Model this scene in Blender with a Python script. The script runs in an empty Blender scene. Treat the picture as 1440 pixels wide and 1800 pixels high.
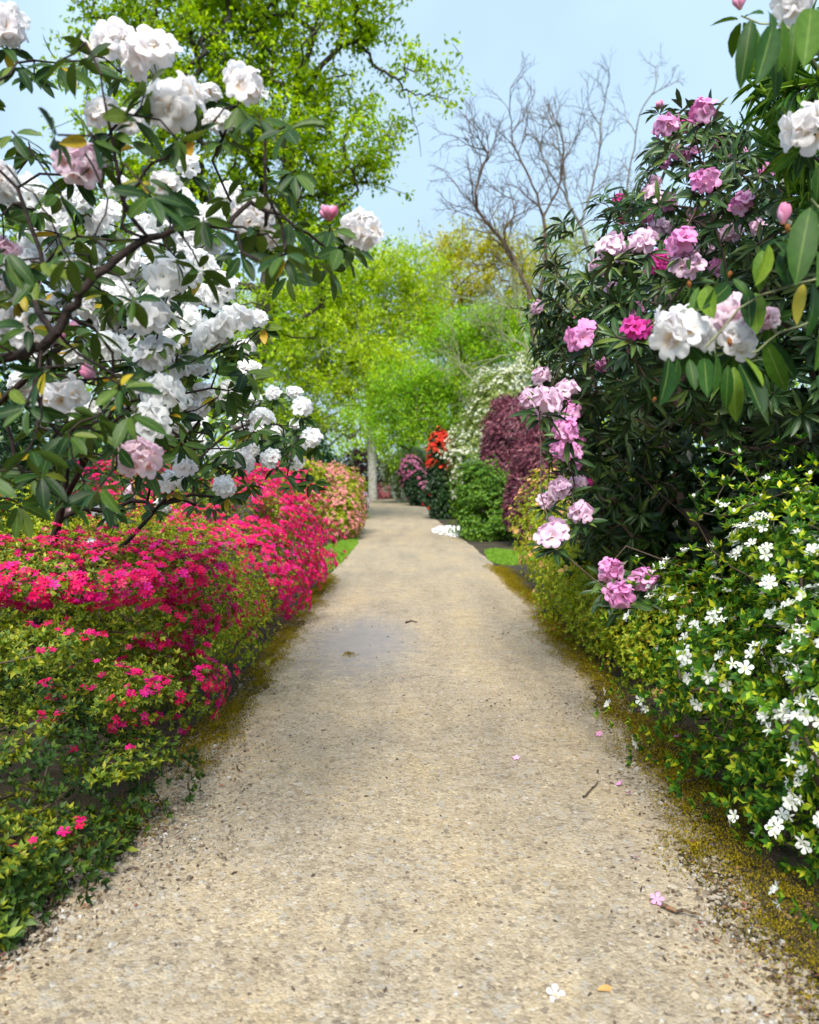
import bpy, math, random
import numpy as np
from mathutils import Matrix, Vector

# ------------------------------------------------------------------ camera, sky, sun
scene = bpy.context.scene
COL = scene.collection
CAM_H = 1.55
PITCH = math.radians(2.4)
cam_d = bpy.data.cameras.new('camera')
cam_d.sensor_fit = 'HORIZONTAL'; cam_d.sensor_width = 36.0; cam_d.lens = 36.0
cam_d.clip_start = 0.05; cam_d.clip_end = 3000
cam_d.dof.use_dof = True; cam_d.dof.focus_distance = 4.4; cam_d.dof.aperture_fstop = 2.9
cam = bpy.data.objects.new('camera', cam_d); COL.objects.link(cam)
cam.location = (0, 0, CAM_H); cam.rotation_euler = (math.radians(90) - PITCH, 0, 0)
scene.camera = cam

SUN_EL, SUN_ROT = 50, 186
world = bpy.data.worlds.new('World'); scene.world = world; world.use_nodes = True
wt = world.node_tree; wt.nodes.clear()
sky = wt.nodes.new('ShaderNodeTexSky'); sky.sky_type = 'NISHITA'; sky.sun_disc = False
sky.sun_elevation = math.radians(SUN_EL); sky.sun_rotation = math.radians(SUN_ROT)
sky.air_density = 1.0; sky.dust_density = 2.0; sky.ozone_density = 1.5
tc = wt.nodes.new('ShaderNodeTexCoord')
nz = wt.nodes.new('ShaderNodeTexNoise'); nz.inputs['Scale'].default_value = 2.2; nz.inputs['Detail'].default_value = 4
wt.links.new(tc.outputs['Generated'], nz.inputs['Vector'])
mr = wt.nodes.new('ShaderNodeMapRange')
mr.inputs['From Min'].default_value = 0.3; mr.inputs['From Max'].default_value = 0.7
mr.inputs['To Min'].default_value = 0.60; mr.inputs['To Max'].default_value = 0.92
wt.links.new(nz.outputs['Fac'], mr.inputs['Value'])
mx = wt.nodes.new('ShaderNodeMix'); mx.data_type = 'RGBA'
wt.links.new(mr.outputs['Result'], mx.inputs['Factor'])
wt.links.new(sky.outputs['Color'], mx.inputs['A'])
mx.inputs['B'].default_value = (5.5, 7.55, 9.7, 1)
bg = wt.nodes.new('ShaderNodeBackground'); bg.inputs['Strength'].default_value = 0.097
wt.links.new(mx.outputs['Result'], bg.inputs['Color'])
wo = wt.nodes.new('ShaderNodeOutputWorld'); wt.links.new(bg.outputs['Background'], wo.inputs['Surface'])

sun_d = bpy.data.lights.new('sun', 'SUN'); sun_d.energy = 4.9; sun_d.angle = math.radians(26)
sun_d.color = (1.0, 0.95, 0.87)
sun = bpy.data.objects.new('sun', sun_d); COL.objects.link(sun)
_e, _r = math.radians(SUN_EL), math.radians(SUN_ROT)
SUN_DIR = Vector((math.sin(_r) * math.cos(_e), math.cos(_r) * math.cos(_e), math.sin(_e)))
sun.rotation_euler = SUN_DIR.to_track_quat('Z', 'Y').to_euler()
sun.location = (0, -5, 30)

vs = scene.view_settings
vs.view_transform = 'Standard'; vs.look = 'None'; vs.exposure = 0.52; vs.gamma = 1.0; vs.use_curve_mapping = False
scene.render.engine = 'CYCLES'
cy = scene.cycles
cy.max_bounces = 7; cy.diffuse_bounces = 2; cy.glossy_bounces = 2; cy.transmission_bounces = 4
cy.transparent_max_bounces = 4; cy.use_denoising = True; cy.caustics_reflective = False; cy.caustics_refractive = False

# ------------------------------------------------------------------ helpers
RNG = np.random.default_rng(7)
def reseed(s):
    global RNG
    RNG = np.random.default_rng(s)
def A(*a): return np.array(a, dtype=float)
def at(px, py, d):
    """point of the place that lies d metres ahead, on the sight line of photo pixel px, py (1440 x 1800)"""
    cx, cyy = (px - 720) / 1440.0, (900 - py) / 1440.0
    c, s = math.cos(PITCH), math.sin(PITCH)
    v = np.array([cx, c + cyy * s, -s + cyy * c])
    return np.array([0, 0, CAM_H]) + v * (d / v[1])
def unit(v):
    v = np.asarray(v, float)
    return v / np.maximum(np.linalg.norm(v, axis=-1, keepdims=True), 1e-9)
def rdir(n): return unit(RNG.normal(size=(n, 3)))
_nd = [(unit(np.random.default_rng(i).normal(size=3)), np.random.default_rng(i + 50).uniform(0, 6.3)) for i in range(14)]
def noise(p, f):
    """cheap smooth noise, about -1 to 1"""
    p = np.asarray(p, float); o = np.zeros(p.shape[:-1])
    for i, (d, ph) in enumerate(_nd):
        ff = f * (0.7 + 0.25 * i / 2)
        o += np.sin(p @ d * ff + ph + 1.7 * np.sin(p @ _nd[(i + 5) % 14][0] * ff * 0.6))
    return o / 4.0

def mesh_from(name, V, loops, sizes, rad=None, smooth=True):
    me = bpy.data.meshes.new(name)
    V = np.ascontiguousarray(V, dtype=np.float32)
    loops = np.asarray(loops, dtype=np.int32); sizes = np.asarray(sizes, dtype=np.int32)
    me.vertices.add(len(V)); me.vertices.foreach_set('co', V.ravel())
    me.loops.add(len(loops)); me.loops.foreach_set('vertex_index', loops)
    me.polygons.add(len(sizes))
    me.polygons.foreach_set('loop_start', np.concatenate([[0], np.cumsum(sizes)[:-1]]).astype(np.int32))
    me.polygons.foreach_set('use_smooth', np.full(len(sizes), smooth))
    if rad is not None:
        a = me.attributes.new('rad', 'FLOAT', 'POINT'); a.data.foreach_set('value', np.asarray(rad, dtype=np.float32))
    me.update(calc_edges=True)
    return me

class T:
    """a template: vertices, faces and a radial value for each vertex"""
    def __init__(s, V, F, rad=None):
        s.V = np.array(V, float); s.F = F
        s.loops = np.concatenate([np.array(f) for f in F]).astype(np.int64)
        s.sizes = np.array([len(f) for f in F])
        s.rad = np.zeros(len(s.V)) if rad is None else np.array(rad, float)
    def mesh(s, name): return mesh_from(name, s.V, s.loops, s.sizes, s.rad)

class Bag:
    """collects copies of templates into one mesh"""
    def __init__(s): s.V = []; s.L = []; s.S = []; s.R = []; s.n = 0
    def add(s, t, M, P):
        M = np.asarray(M, float); P = np.asarray(P, float); n = len(P)
        if n == 0: return
        V = np.einsum('nij,kj->nki', M, t.V) + P[:, None, :]
        k = len(t.V)
        s.V.append(V.reshape(-1, 3))
        s.L.append((t.loops[None, :] + (np.arange(n) * k)[:, None]).ravel() + s.n)
        s.S.append(np.tile(t.sizes, n)); s.R.append(np.tile(t.rad, n)); s.n += n * k
    def raw(s, V, L, S, R=None):
        V = np.asarray(V, float)
        s.V.append(V); s.L.append(np.asarray(L, np.int64) + s.n); s.S.append(np.asarray(S)); s.R.append(np.zeros(len(V)) if R is None else R)
        s.n += len(V)
    def tmpl(s):
        t = T.__new__(T); t.V = np.concatenate(s.V); t.loops = np.concatenate(s.L); t.sizes = np.concatenate(s.S); t.rad = np.concatenate(s.R); t.F = None
        return t
    def mesh(s, name, base=(0, 0, 0), smooth=True):
        return mesh_from(name, np.concatenate(s.V) - np.asarray(base), np.concatenate(s.L), np.concatenate(s.S), np.concatenate(s.R), smooth)

def frames(d, up, scale):
    """matrices with x along d and z near up"""
    x = unit(d); up = np.broadcast_to(np.asarray(up, float), x.shape)
    z = up - (up * x).sum(-1, keepdims=True) * x
    bad = np.linalg.norm(z, axis=-1) < 1e-3
    if bad.any(): z[bad] = np.cross(x[bad], A(0.3, 0.5, 0.8))
    z = unit(z); y = np.cross(z, x)
    sc = np.asarray(scale, float)
    if sc.ndim == 1: sc = sc[:, None, None]
    elif sc.ndim == 2: sc = sc[:, None, :]
    return np.stack([x, y, z], axis=-1) * sc
def zframes(zdir, scale):
    """matrices with z along zdir and a random turn"""
    z = unit(zdir); r = rdir(len(z)); x = unit(r - (r * z).sum(-1, keepdims=True) * z); y = np.cross(z, x)
    return np.stack([x, y, z], axis=-1) * np.asarray(scale, float).reshape(-1, 1, 1)

def thing(name, label, cat, base, group=None):
    o = bpy.data.objects.new(name, None); o.empty_display_size = 0.2; COL.objects.link(o)
    o.location = base; o['label'] = label; o['category'] = cat
    if group: o['group'] = group
    return o
def part(parent, name, me, mat, kind=None, mtx=None, label=None):
    o = bpy.data.objects.new(name, me); COL.objects.link(o)
    if mat is not None and not me.materials: me.materials.append(mat)
    if parent is not None: o.parent = parent
    if mtx is not None: o.matrix_basis = mtx
    if kind: o['kind'] = kind
    if label: o['label'] = label
    return o
def mat4(M, P):
    m = Matrix.Identity(4)
    for i in range(3):
        for j in range(3): m[i][j] = M[i][j]
        m[i][3] = P[i]
    return m
def single(name, me, mat, label, cat, loc=(0, 0, 0), group=None, mtx=None):
    o = part(None, name, me, mat); o.location = loc
    if mtx is not None: o.matrix_basis = mtx
    o['label'] = label; o['category'] = cat
    if group: o['group'] = group
    return o
def setting(name, me, mat, kind='structure', label=None):
    o = part(None, name, me, mat, kind)
    if label: o['label'] = label
    return o
def copies(parent, name, meshes, Ms, Ps, base):
    """one object for each piece, sharing the meshes"""
    out = []
    for i in range(len(Ps)):
        out.append(part(parent, name, meshes[i % len(meshes)], None, mtx=mat4(Ms[i], np.asarray(Ps[i]) - base)))
    return out
def in_view(P, margin=20):
    """which points lie inside the picture"""
    P = np.asarray(P); q = P - A(0, 0, CAM_H)
    c, s = math.cos(PITCH), math.sin(PITCH)
    f = q[:, 1] * c - q[:, 2] * s; u = q[:, 1] * s + q[:, 2] * c
    f = np.maximum(f, 0.05)
    px = 720 + q[:, 0] / f * 1440; py = 900 - u / f * 1440
    return (px > -margin) & (px < 1440 + margin) & (py > -margin) & (py < 1800 + margin), px, py

# ------------------------------------------------------------------ materials
def new_mat(name):
    m = bpy.data.materials.new(name); m.use_nodes = True; nt = m.node_tree; nt.nodes.clear()
    return m, nt, nt.nodes.new, nt.links.new
def rand_node(nt):
    N, L = nt.nodes.new, nt.links.new
    g = N('ShaderNodeNewGeometry'); oi = N('ShaderNodeObjectInfo')
    a = N('ShaderNodeMath'); a.operation = 'ADD'; L(g.outputs['Random Per Island'], a.inputs[0]); L(oi.outputs['Random'], a.inputs[1])
    f = N('ShaderNodeMath'); f.operation = 'FRACT'; L(a.outputs[0], f.inputs[0])
    return f.outputs[0], g
def ramp(nt, fac, stops, interp='LINEAR'):
    r = nt.nodes.new('ShaderNodeValToRGB'); r.color_ramp.interpolation = interp
    el = r.color_ramp.elements
    while len(el) < len(stops): el.new(0.5)
    for e, (p, c) in zip(el, stops): e.position = p; e.color = (*c, 1)
    nt.links.new(fac, r.inputs['Fac']); return r.outputs['Color']
def leaf_mat(name, stops, trans=0.3, rough=0.45, spec=0.4, under=None, vein=False, nscale=9):
    m, nt, N, L = new_mat(name)
    fac, g = rand_node(nt)
    col = ramp(nt, fac, stops)
    tcn = N('ShaderNodeTexCoord'); no = N('ShaderNodeTexNoise'); no.inputs['Scale'].default_value = nscale; no.inputs['Detail'].default_value = 3
    L(tcn.outputs['Object'], no.inputs['Vector'])
    hsv = N('ShaderNodeHueSaturation'); mrn = N('ShaderNodeMapRange'); L(no.outputs['Fac'], mrn.inputs['Value'])
    mrn.inputs['From Min'].default_value = .3; mrn.inputs['From Max'].default_value = .7; mrn.inputs['To Min'].default_value = .9; mrn.inputs['To Max'].default_value = 1.25
    L(mrn.outputs['Result'], hsv.inputs['Value']); L(col, hsv.inputs['Color']); col = hsv.outputs['Color']
    if vein:
        at_ = N('ShaderNodeAttribute'); at_.attribute_name = 'rad'
        mv = N('ShaderNodeMix'); mv.data_type = 'RGBA'; cr = ramp(nt, at_.outputs['Fac'], [(0.0, (1, 1, 1)), (0.12, (0, 0, 0))])
        mu = N('ShaderNodeMath'); mu.operation = 'MULTIPLY'; mu.inputs[1].default_value = .35; L(cr, mu.inputs[0])
        L(mu.outputs[0], mv.inputs['Factor']); L(col, mv.inputs['A']); mv.inputs['B'].default_value = (.28, .36, .1, 1); col = mv.outputs['Result']
    if under:
        mu2 = N('ShaderNodeMix'); mu2.data_type = 'RGBA'; L(g.outputs['Backfacing'], mu2.inputs['Factor']); L(col, mu2.inputs['A']); mu2.inputs['B'].default_value = (*under, 1); col = mu2.outputs['Result']
    p = N('ShaderNodeBsdfPrincipled'); L(col, p.inputs['Base Color']); p.inputs['Roughness'].default_value = rough; p.inputs['Specular IOR Level'].default_value = spec
    t = N('ShaderNodeBsdfTranslucent')
    h2 = N('ShaderNodeHueSaturation'); h2.inputs['Saturation'].default_value = 1.1; h2.inputs['Value'].default_value = 1.3; h2.inputs['Hue'].default_value = .49; L(col, h2.inputs['Color']); L(h2.outputs['Color'], t.inputs['Color'])
    ms = N('ShaderNodeMixShader'); ms.inputs['Fac'].default_value = trans; L(p.outputs[0], ms.inputs[1]); L(t.outputs[0], ms.inputs[2])
    o = N('ShaderNodeOutputMaterial'); L(ms.outputs[0], o.inputs['Surface']); return m
def petal_mat(name, throat, bodies, edge=None, trans=0.3, throat_end=.22, bump=False):
    """bodies: ramp stops picked at random for each flower; rad runs from the throat (0) to the petal edge (1)"""
    m, nt, N, L = new_mat(name)
    fac, g = rand_node(nt)
    body = ramp(nt, fac, bodies)
    at_ = N('ShaderNodeAttribute'); at_.attribute_name = 'rad'
    k = ramp(nt, at_.outputs['Fac'], [(0.02, (1, 1, 1)), (throat_end, (0, 0, 0))])
    mv = N('ShaderNodeMix'); mv.data_type = 'RGBA'; L(k, mv.inputs['Factor']); L(body, mv.inputs['A']); mv.inputs['B'].default_value = (*throat, 1); col = mv.outputs['Result']
    if edge:
        k2 = ramp(nt, at_.outputs['Fac'], [(.6, (0, 0, 0)), (1, (1, 1, 1))])
        no = N('ShaderNodeTexNoise'); no.inputs['Scale'].default_value = 3; tcn = N('ShaderNodeTexCoord'); L(tcn.outputs['Object'], no.inputs['Vector'])
        mm = N('ShaderNodeMath'); mm.operation = 'MULTIPLY'; L(k2, mm.inputs[0]); L(no.outputs['Fac'], mm.inputs[1])
        mv2 = N('ShaderNodeMix'); mv2.data_type = 'RGBA'; L(mm.outputs[0], mv2.inputs['Factor']); L(col, mv2.inputs['A']); mv2.inputs['B'].default_value = (*edge, 1); col = mv2.outputs['Result']
    p = N('ShaderNodeBsdfPrincipled'); L(col, p.inputs['Base Color']); p.inputs['Roughness'].default_value = .6; p.inputs['Specular IOR Level'].default_value = .2
    t = N('ShaderNodeBsdfTranslucent'); L(col, t.inputs['Color'])
    ms = N('ShaderNodeMixShader'); ms.inputs['Fac'].default_value = trans; L(p.outputs[0], ms.inputs[1]); L(t.outputs[0], ms.inputs[2])
    o = N('ShaderNodeOutputMaterial'); L(ms.outputs[0], o.inputs['Surface']); return m
def bark_mat(name, a, b, scale=14):
    m, nt, N, L = new_mat(name)
    tcn = N('ShaderNodeTexCoord'); no = N('ShaderNodeTexNoise'); no.inputs['Scale'].default_value = scale; no.inputs['Detail'].default_value = 6; no.inputs['Roughness'].default_value = .65
    L(tcn.outputs['Object'], no.inputs['Vector'])
    col = ramp(nt, no.outputs['Fac'], [(.32, a), (.68, b)])
    p = N('ShaderNodeBsdfPrincipled'); L(col, p.inputs['Base Color']); p.inputs['Roughness'].default_value = .85; p.inputs['Specular IOR Level'].default_value = .2
    bu = N('ShaderNodeBump'); bu.inputs['Strength'].default_value = .6; bu.inputs['Distance'].default_value = .02; L(no.outputs['Fac'], bu.inputs['Height']); L(bu.outputs[0], p.inputs['Normal'])
    o = N('ShaderNodeOutputMaterial'); L(p.outputs[0], o.inputs['Surface']); return m
def scatter_mat(name, stops, rough=.8, spec=.2):
    m, nt, N, L = new_mat(name); fac, g = rand_node(nt); col = ramp(nt, fac, stops)
    p = N('ShaderNodeBsdfPrincipled'); L(col, p.inputs['Base Color']); p.inputs['Roughness'].default_value = rough; p.inputs['Specular IOR Level'].default_value = spec
    o = N('ShaderNodeOutputMaterial'); L(p.outputs[0], o.inputs['Surface']); return m

MT = {}
MT['rhodo_leaf'] = leaf_mat('rhododendron_leaf', [(0, (.010, .034, .008)), (.5, (.024, .064, .010)), (.85, (.055, .105, .014)), (.95, (.11, .15, .016)), (.98, (.36, .27, .015)), (1, (.38, .2, .012))], .24, .46, .22, under=(.05, .09, .013), vein=True)
MT['rhodo_leaf_right'] = leaf_mat('broad_green_leaf', [(0, (.008, .032, .005)), (.5, (.018, .06, .007)), (.8, (.045, .11, .010)), (1, (.12, .19, .014))], .25, .5, .15, under=(.05, .11, .012), vein=True)
MT['dark_leaf'] = leaf_mat('narrow_dark_leaf', [(0, (.008, .028, .007)), (.5, (.02, .055, .011)), (.85, (.05, .10, .018)), (1, (.12, .17, .03))], .15, .4, .3, under=(.06, .09, .03), vein=True)
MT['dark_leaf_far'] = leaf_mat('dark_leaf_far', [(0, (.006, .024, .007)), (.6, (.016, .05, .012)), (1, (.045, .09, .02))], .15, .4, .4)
MT['azalea_leaf'] = leaf_mat('azalea_leaf', [(0, (.05, .10, .012)), (.4, (.12, .19, .018)), (.75, (.24, .28, .02)), (1, (.36, .33, .02))], .3, .5, .3)
MT['azalea_leaf_deep'] = leaf_mat('azalea_leaf_deep', [(0, (.025, .06, .012)), (.5, (.055, .115, .014)), (.85, (.14, .2, .016)), (1, (.30, .32, .02))], .28, .5, .3)
MT['azalea_leaf_shaded'] = leaf_mat('azalea_leaf_shaded', [(0, (.012, .034, .008)), (.6, (.03, .07, .011)), (1, (.07, .12, .014))], .2, .5, .2)  # darker copy of the azalea leaf: shade between the tiers put into the colour
MT['white_azalea_leaf'] = leaf_mat('white_azalea_leaf', [(0, (.02, .07, .010)), (.4, (.05, .15, .014)), (.7, (.13, .27, .018)), (.86, (.36, .46, .025)), (1, (.55, .54, .03))], .32, .5, .15)
MT['yellow_leaf'] = leaf_mat('yellow_green_leaf', [(0, (.12, .22, .012)), (.5, (.28, .38, .018)), (.85, (.46, .46, .022)), (1, (.52, .34, .03))], .3, .5, .3)
MT['green_leaf'] = leaf_mat('green_leaf', [(0, (.04, .12, .015)), (.5, (.09, .21, .02)), (1, (.2, .32, .03))], .3, .5, .3)
MT['strap_leaf'] = leaf_mat('strap_leaf', [(0, (.02, .08, .010)), (.5, (.06, .16, .016)), (1, (.18, .30, .025))], .25, .45, .25)
MT['oak_leaf'] = leaf_mat('oak_leaf', [(0, (.13, .25, .012)), (.5, (.27, .44, .02)), (1, (.46, .58, .03))], .45, .7, .08, nscale=.9)
MT['yellow_oak_leaf'] = leaf_mat('yellow_oak_leaf', [(0, (.19, .33, .016)), (.5, (.35, .50, .026)), (1, (.56, .64, .04))], .45, .7, .08, nscale=.9)
MT['golden_leaf'] = leaf_mat('golden_leaf', [(0, (.26, .28, .014)), (.5, (.42, .42, .02)), (1, (.58, .54, .03))], .45, .7, .08, nscale=.9)
MT['pale_leaf'] = leaf_mat('pale_leaf', [(0, (.22, .28, .06)), (.5, (.36, .42, .10)), (1, (.48, .52, .14))], .45, .7, .08, nscale=.9)
MT['fresh_leaf'] = leaf_mat('fresh_leaf', [(0, (.14, .32, .022)), (.5, (.26, .48, .035)), (1, (.46, .63, .06))], .45, .7, .08, nscale=.9)
MT['bluish_leaf'] = leaf_mat('bluish_leaf', [(0, (.02, .09, .04)), (.5, (.04, .14, .06)), (1, (.09, .2, .06))], .25, .5, .3)
MT['purple_leaf'] = leaf_mat('purple_leaf', [(0, (.06, .013, .028)), (.5, (.15, .038, .066)), (.85, (.25, .08, .105)), (1, (.34, .12, .12))], .3, .45, .4)
MT['cream_leaf'] = leaf_mat('cream_leaf', [(0, (.10, .17, .035)), (.5, (.22, .29, .07)), (1, (.40, .43, .15))], .3, .5, .3)
MT['grass'] = leaf_mat('grass_blade', [(0, (.10, .26, .02)), (1, (.28, .42, .05))], .35, .6, .2)
MT['moss'] = leaf_mat('moss', [(0, (.08, .07, .007)), (.5, (.19, .15, .010)), (1, (.35, .25, .014))], .2, .9, .03)
MT['white_petal'] = petal_mat('white_petal', (.78, .52, .22), [(0, (.91, .91, .90)), (.8, (.91, .89, .90)), (1, (.90, .82, .86))], edge=(.91, .85, .89), throat_end=.40, trans=.45)
MT['white_petal_far'] = petal_mat('white_petal_far', (.82, .75, .45), [(0, (.93, .94, .92)), (1, (.92, .90, .91))], throat_end=.2, trans=.45)
MT['blush_petal'] = petal_mat('blush_petal', (.75, .30, .18), [(0, (.86, .80, .80)), (.5, (.86, .72, .78)), (1, (.86, .62, .74))], edge=(.86, .52, .68), throat_end=.4, trans=.45)
MT['bud'] = petal_mat('pink_bud', (.80, .30, .10), [(0, (.85, .30, .48)), (.6, (.85, .45, .62)), (1, (.80, .18, .35))], trans=.2, throat_end=.3)
MT['pink_petal'] = petal_mat('pink_petal', (.85, .45, .42), [(0, (.82, .42, .68)), (.5, (.80, .30, .60)), (1, (.84, .54, .74))], edge=(.78, .2, .55), throat_end=.25)
MT['pale_pink_petal'] = petal_mat('pale_pink_petal', (.86, .62, .42), [(0, (.87, .60, .76)), (1, (.88, .70, .82))], edge=(.84, .4, .66), throat_end=.3)
MT['hot_petal'] = petal_mat('hot_pink_petal', (.6, .03, .2), [(0, (.78, .06, .38)), (1, (.82, .14, .5))], throat_end=.2)
MT['magenta'] = petal_mat('magenta_blossom', (.55, .004, .07), [(0, (.74, .008, .085)), (.4, (.82, .010, .135)), (.75, (.80, .010, .24)), (.9, (.82, .02, .36)), (1, (.86, .09, .16))], trans=.35, throat_end=.18)
MT['coral'] = petal_mat('coral_blossom', (.7, .2, .1), [(0, (.82, .26, .24)), (.5, (.85, .36, .38)), (1, (.86, .2, .3))], trans=.3)
MT['red'] = petal_mat('red_blossom', (.5, .01, .01), [(0, (.75, .02, .015)), (.6, (.80, .04, .02)), (1, (.85, .12, .04))], trans=.25)
MT['plum'] = petal_mat('plum_blossom', (.3, .02, .1), [(0, (.45, .08, .2)), (1, (.65, .25, .4))], trans=.25)
MT['yellow'] = petal_mat('yellow_blossom', (.7, .4, .0), [(0, (.82, .62, .02)), (1, (.85, .7, .05))], trans=.3)
MT['cream'] = petal_mat('cream_blossom', (.7, .7, .3), [(0, (.80, .80, .62)), (1, (.86, .87, .80))], trans=.3)
MT['star'] = petal_mat('white_star_blossom', (.72, .78, .35), [(0, (.90, .91, .87)), (1, (.90, .90, .82))], trans=.3, throat_end=.3)
MT['orange'] = petal_mat('orange_blossom', (.7, .2, .02), [(0, (.85, .34, .12)), (.5, (.86, .5, .3)), (1, (.84, .55, .12))], trans=.3)
MT['dark_bark'] = bark_mat('dark_bark', (.010, .007, .006), (.05, .034, .028), 22)
MT['brown_bark'] = bark_mat('brown_bark', (.05, .035, .025), (.15, .11, .08), 8)
MT['grey_bark'] = bark_mat('grey_bark', (.10, .10, .09), (.24, .23, .20), 3)
MT['oak_bark'] = bark_mat('oak_bark', (.03, .027, .022), (.10, .09, .07), 4)
MT['pale_bark'] = bark_mat('pale_bark', (.22, .215, .19), (.50, .48, .43), 3.5)
MT['green_stem'] = bark_mat('pale_green_stem', (.16, .19, .09), (.30, .31, .17), 20)
MT['bud_scale'] = bark_mat('bud_scale', (.22, .07, .02), (.45, .18, .05), 60)
MT['pebble'] = scatter_mat('pebble', [(0, (.10, .08, .06)), (.2, (.21, .175, .13)), (.55, (.30, .255, .19)), (.8, (.36, .30, .22)), (.95, (.33, .31, .28)), (1, (.45, .43, .40))], .75)
MT['litter'] = scatter_mat('dead_leaf', [(0, (.04, .026, .018)), (.4, (.11, .072, .042)), (.75, (.18, .115, .06)), (.92, (.24, .13, .07)), (1, (.26, .09, .07))], .8)
MT['debris'] = scatter_mat('dark_debris', [(0, (.05, .038, .03)), (1, (.14, .105, .08))], .9)

# ------------------------------------------------------------------ leaf and flower templates
def leaf_t(w=.38, curve=.18, fold=.10, secs=(0, .12, .35, .62, .86, 1.0), wid=(.06, .55, .95, 1.0, .62, .03), twist=0.):
    V, R = [], []
    for t, ww in zip(secs, wid):
        for sgn in (-1, 0, 1):
            y = sgn * ww * w / 2; z = -curve * t * t + abs(sgn) * ww * fold * .5
            a = twist * t; V.append((t * (1 - .12 * curve), y * math.cos(a), z + y * math.sin(a))); R.append(abs(sgn))
    F = []
    for i in range(len(secs) - 1):
        for j in (0, 1):
            a = i * 3 + j; F.append((a, a + 3, a + 4, a + 1))
    return T(V, F, R)
LEAF = [leaf_t(.36, .14, .14), leaf_t(.33, .30, .12, twist=.3), leaf_t(.38, .22, .08, twist=-.35), leaf_t(.31, .08, .18, twist=.15)]
NARROW_FAR = [leaf_t(.23, .25, .14, (0, .4, .75, 1), (.06, .95, .8, .03)), leaf_t(.21, .4, .12, (0, .4, .75, 1), (.06, .95, .8, .03), .2)]
NARROW = [leaf_t(.23, .22, .16), leaf_t(.20, .36, .12, twist=.2), leaf_t(.26, .12, .1, twist=-.2)]
LEAF4 = T([(0, 0, 0), (.45, -.22, .04), (.48, 0, -.02), (.45, .22, .04), (1, 0, -.1)], [(0, 1, 2), (0, 2, 3), (1, 4, 2), (2, 4, 3)])
LEAF2 = T([(0, 0, 0), (.5, -.26, .05), (1, 0, -.06), (.5, .26, .05)], [(0, 1, 2), (0, 2, 3)])
OAKLEAF = T([(0, 0, 0), (.35, -.3, .06), (.62, -.16, 0), (.85, -.26, -.05), (1.05, 0, -.1), (.8, .28, .03), (.55, .18, .02), (.3, .27, .08)], [(0, 1, 2, 6, 7), (2, 3, 4, 5, 6)])
SLIVER = T([(0, 0, 0), (.4, -.09, .02), (1, 0, -.12), (.4, .09, .02)], [(0, 1, 2, 3)])

def blossom_t(simple=False, wave=0.):
    V = [(0, 0, -.35)]; R = [0]; F = []
    for k in range(5):
        a = k * 2 * math.pi / 5
        def q(r, da, z, rad):
            V.append((r * math.cos(a + da), r * math.sin(a + da), z)); R.append(rad); return len(V) - 1
        if simple:
            i1 = q(.55, -.42, .05 + wave, .6); i2 = q(1.0, .0, .12 - wave, 1); i3 = q(.55, .42, .05, .6); F.append((0, i1, i2, i3))
        else:
            b1 = q(.30, -.5, -.08, .3); b2 = q(.30, .5, -.08, .3)
            m1 = q(.78, -.46, .08 + wave, .75); m2 = q(.80, .40, .04 - wave, .75); t1 = q(1.02, -.14, .10, 1); t2 = q(.98, .2, .02, 1)
            F += [(0, b1, b2), (b1, m1, m2, b2), (m1, t1, t2, m2)]
    return T(V, F, R)
BLOSSOM = [blossom_t(False, w) for w in (.0, .06, -.07)]
BLOSSOM_S = [blossom_t(True, w) for w in (.0, .08)]
def star_t():
    V = [(0, 0, -.3)]; R = [0]; F = []
    for k in range(5):
        a = k * 2 * math.pi / 5; w = .05 * ((k % 2) * 2 - 1)
        for r, da, z, rad in ((.25, -.45, -.1, .2), (.6, -.28, .02 + w, .6), (1.0, .0, .06 - w, 1), (.6, .28, .02, .6), (.25, .45, -.1, .2)):
            V.append((r * math.cos(a + da), r * math.sin(a + da), z)); R.append(rad)
        b = 1 + k * 5; F += [(0, b, b + 4), (b, b + 1, b + 3, b + 4), (b + 1, b + 2, b + 3)]
    return T(V, F, R)
STAR = star_t(); STAR2 = star_t(); STAR2.V[:, 2] += .25 * np.sin(STAR2.V[:, 0] * 3 + 1) * np.abs(STAR2.V[:, 1]); STAR2.V[:, 0] *= .8

def floret_t(seed, na=40, rings=(.06, .28, .55, .8, 1.0), stamens=True):
    rg = random.Random(seed); ph = rg.uniform(0, 6); ph2 = rg.uniform(0, 6)
    V, R, F = [], [], []
    for t in rings:
        for j in range(na):
            th = 2 * math.pi * j / na
            c5 = abs(math.cos(2.5 * th)); lobe = .66 + .34 * c5 ** .45
            rr = (t ** .8) * (1 + (lobe - 1) * t * t)
            z = -.42 * (1 - t) ** 2 + .08 * t - .16 * t ** 4 + t ** 3 * (.045 * math.sin(10 * th + ph) + .05 * math.sin(3 * th + ph2)) + .10 * t * t * c5 - .05 * t * c5 ** 9
            V.append((rr * math.cos(th), rr * math.sin(th), z)); R.append(t)
    for i in range(len(rings) - 1):
        for j in range(na):
            k = (j + 1) % na; F.append((i * na + j, i * na + k, (i + 1) * na + k, (i + 1) * na + j))
    if stamens:
        for s in range(6):
            th = s * 1.05 + ph; b = len(V); r1 = .22 + .1 * (s % 2)
            c, sn = math.cos(th), math.sin(th)
            V += [(.03 * c, .03 * sn, -.5), (r1 * c - .012 * sn, r1 * sn + .012 * c, .16), (r1 * c + .012 * sn, r1 * sn - .012 * c, .16)]; R += [0, .12, .12]
            F.append((b, b + 1, b + 2))
    return T(V, F, R)
FLORET = [floret_t(i) for i in range(4)]
FLORET_S = [floret_t(10 + i, 20, (.08, .4, .75, 1.0), False) for i in range(3)]
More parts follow.
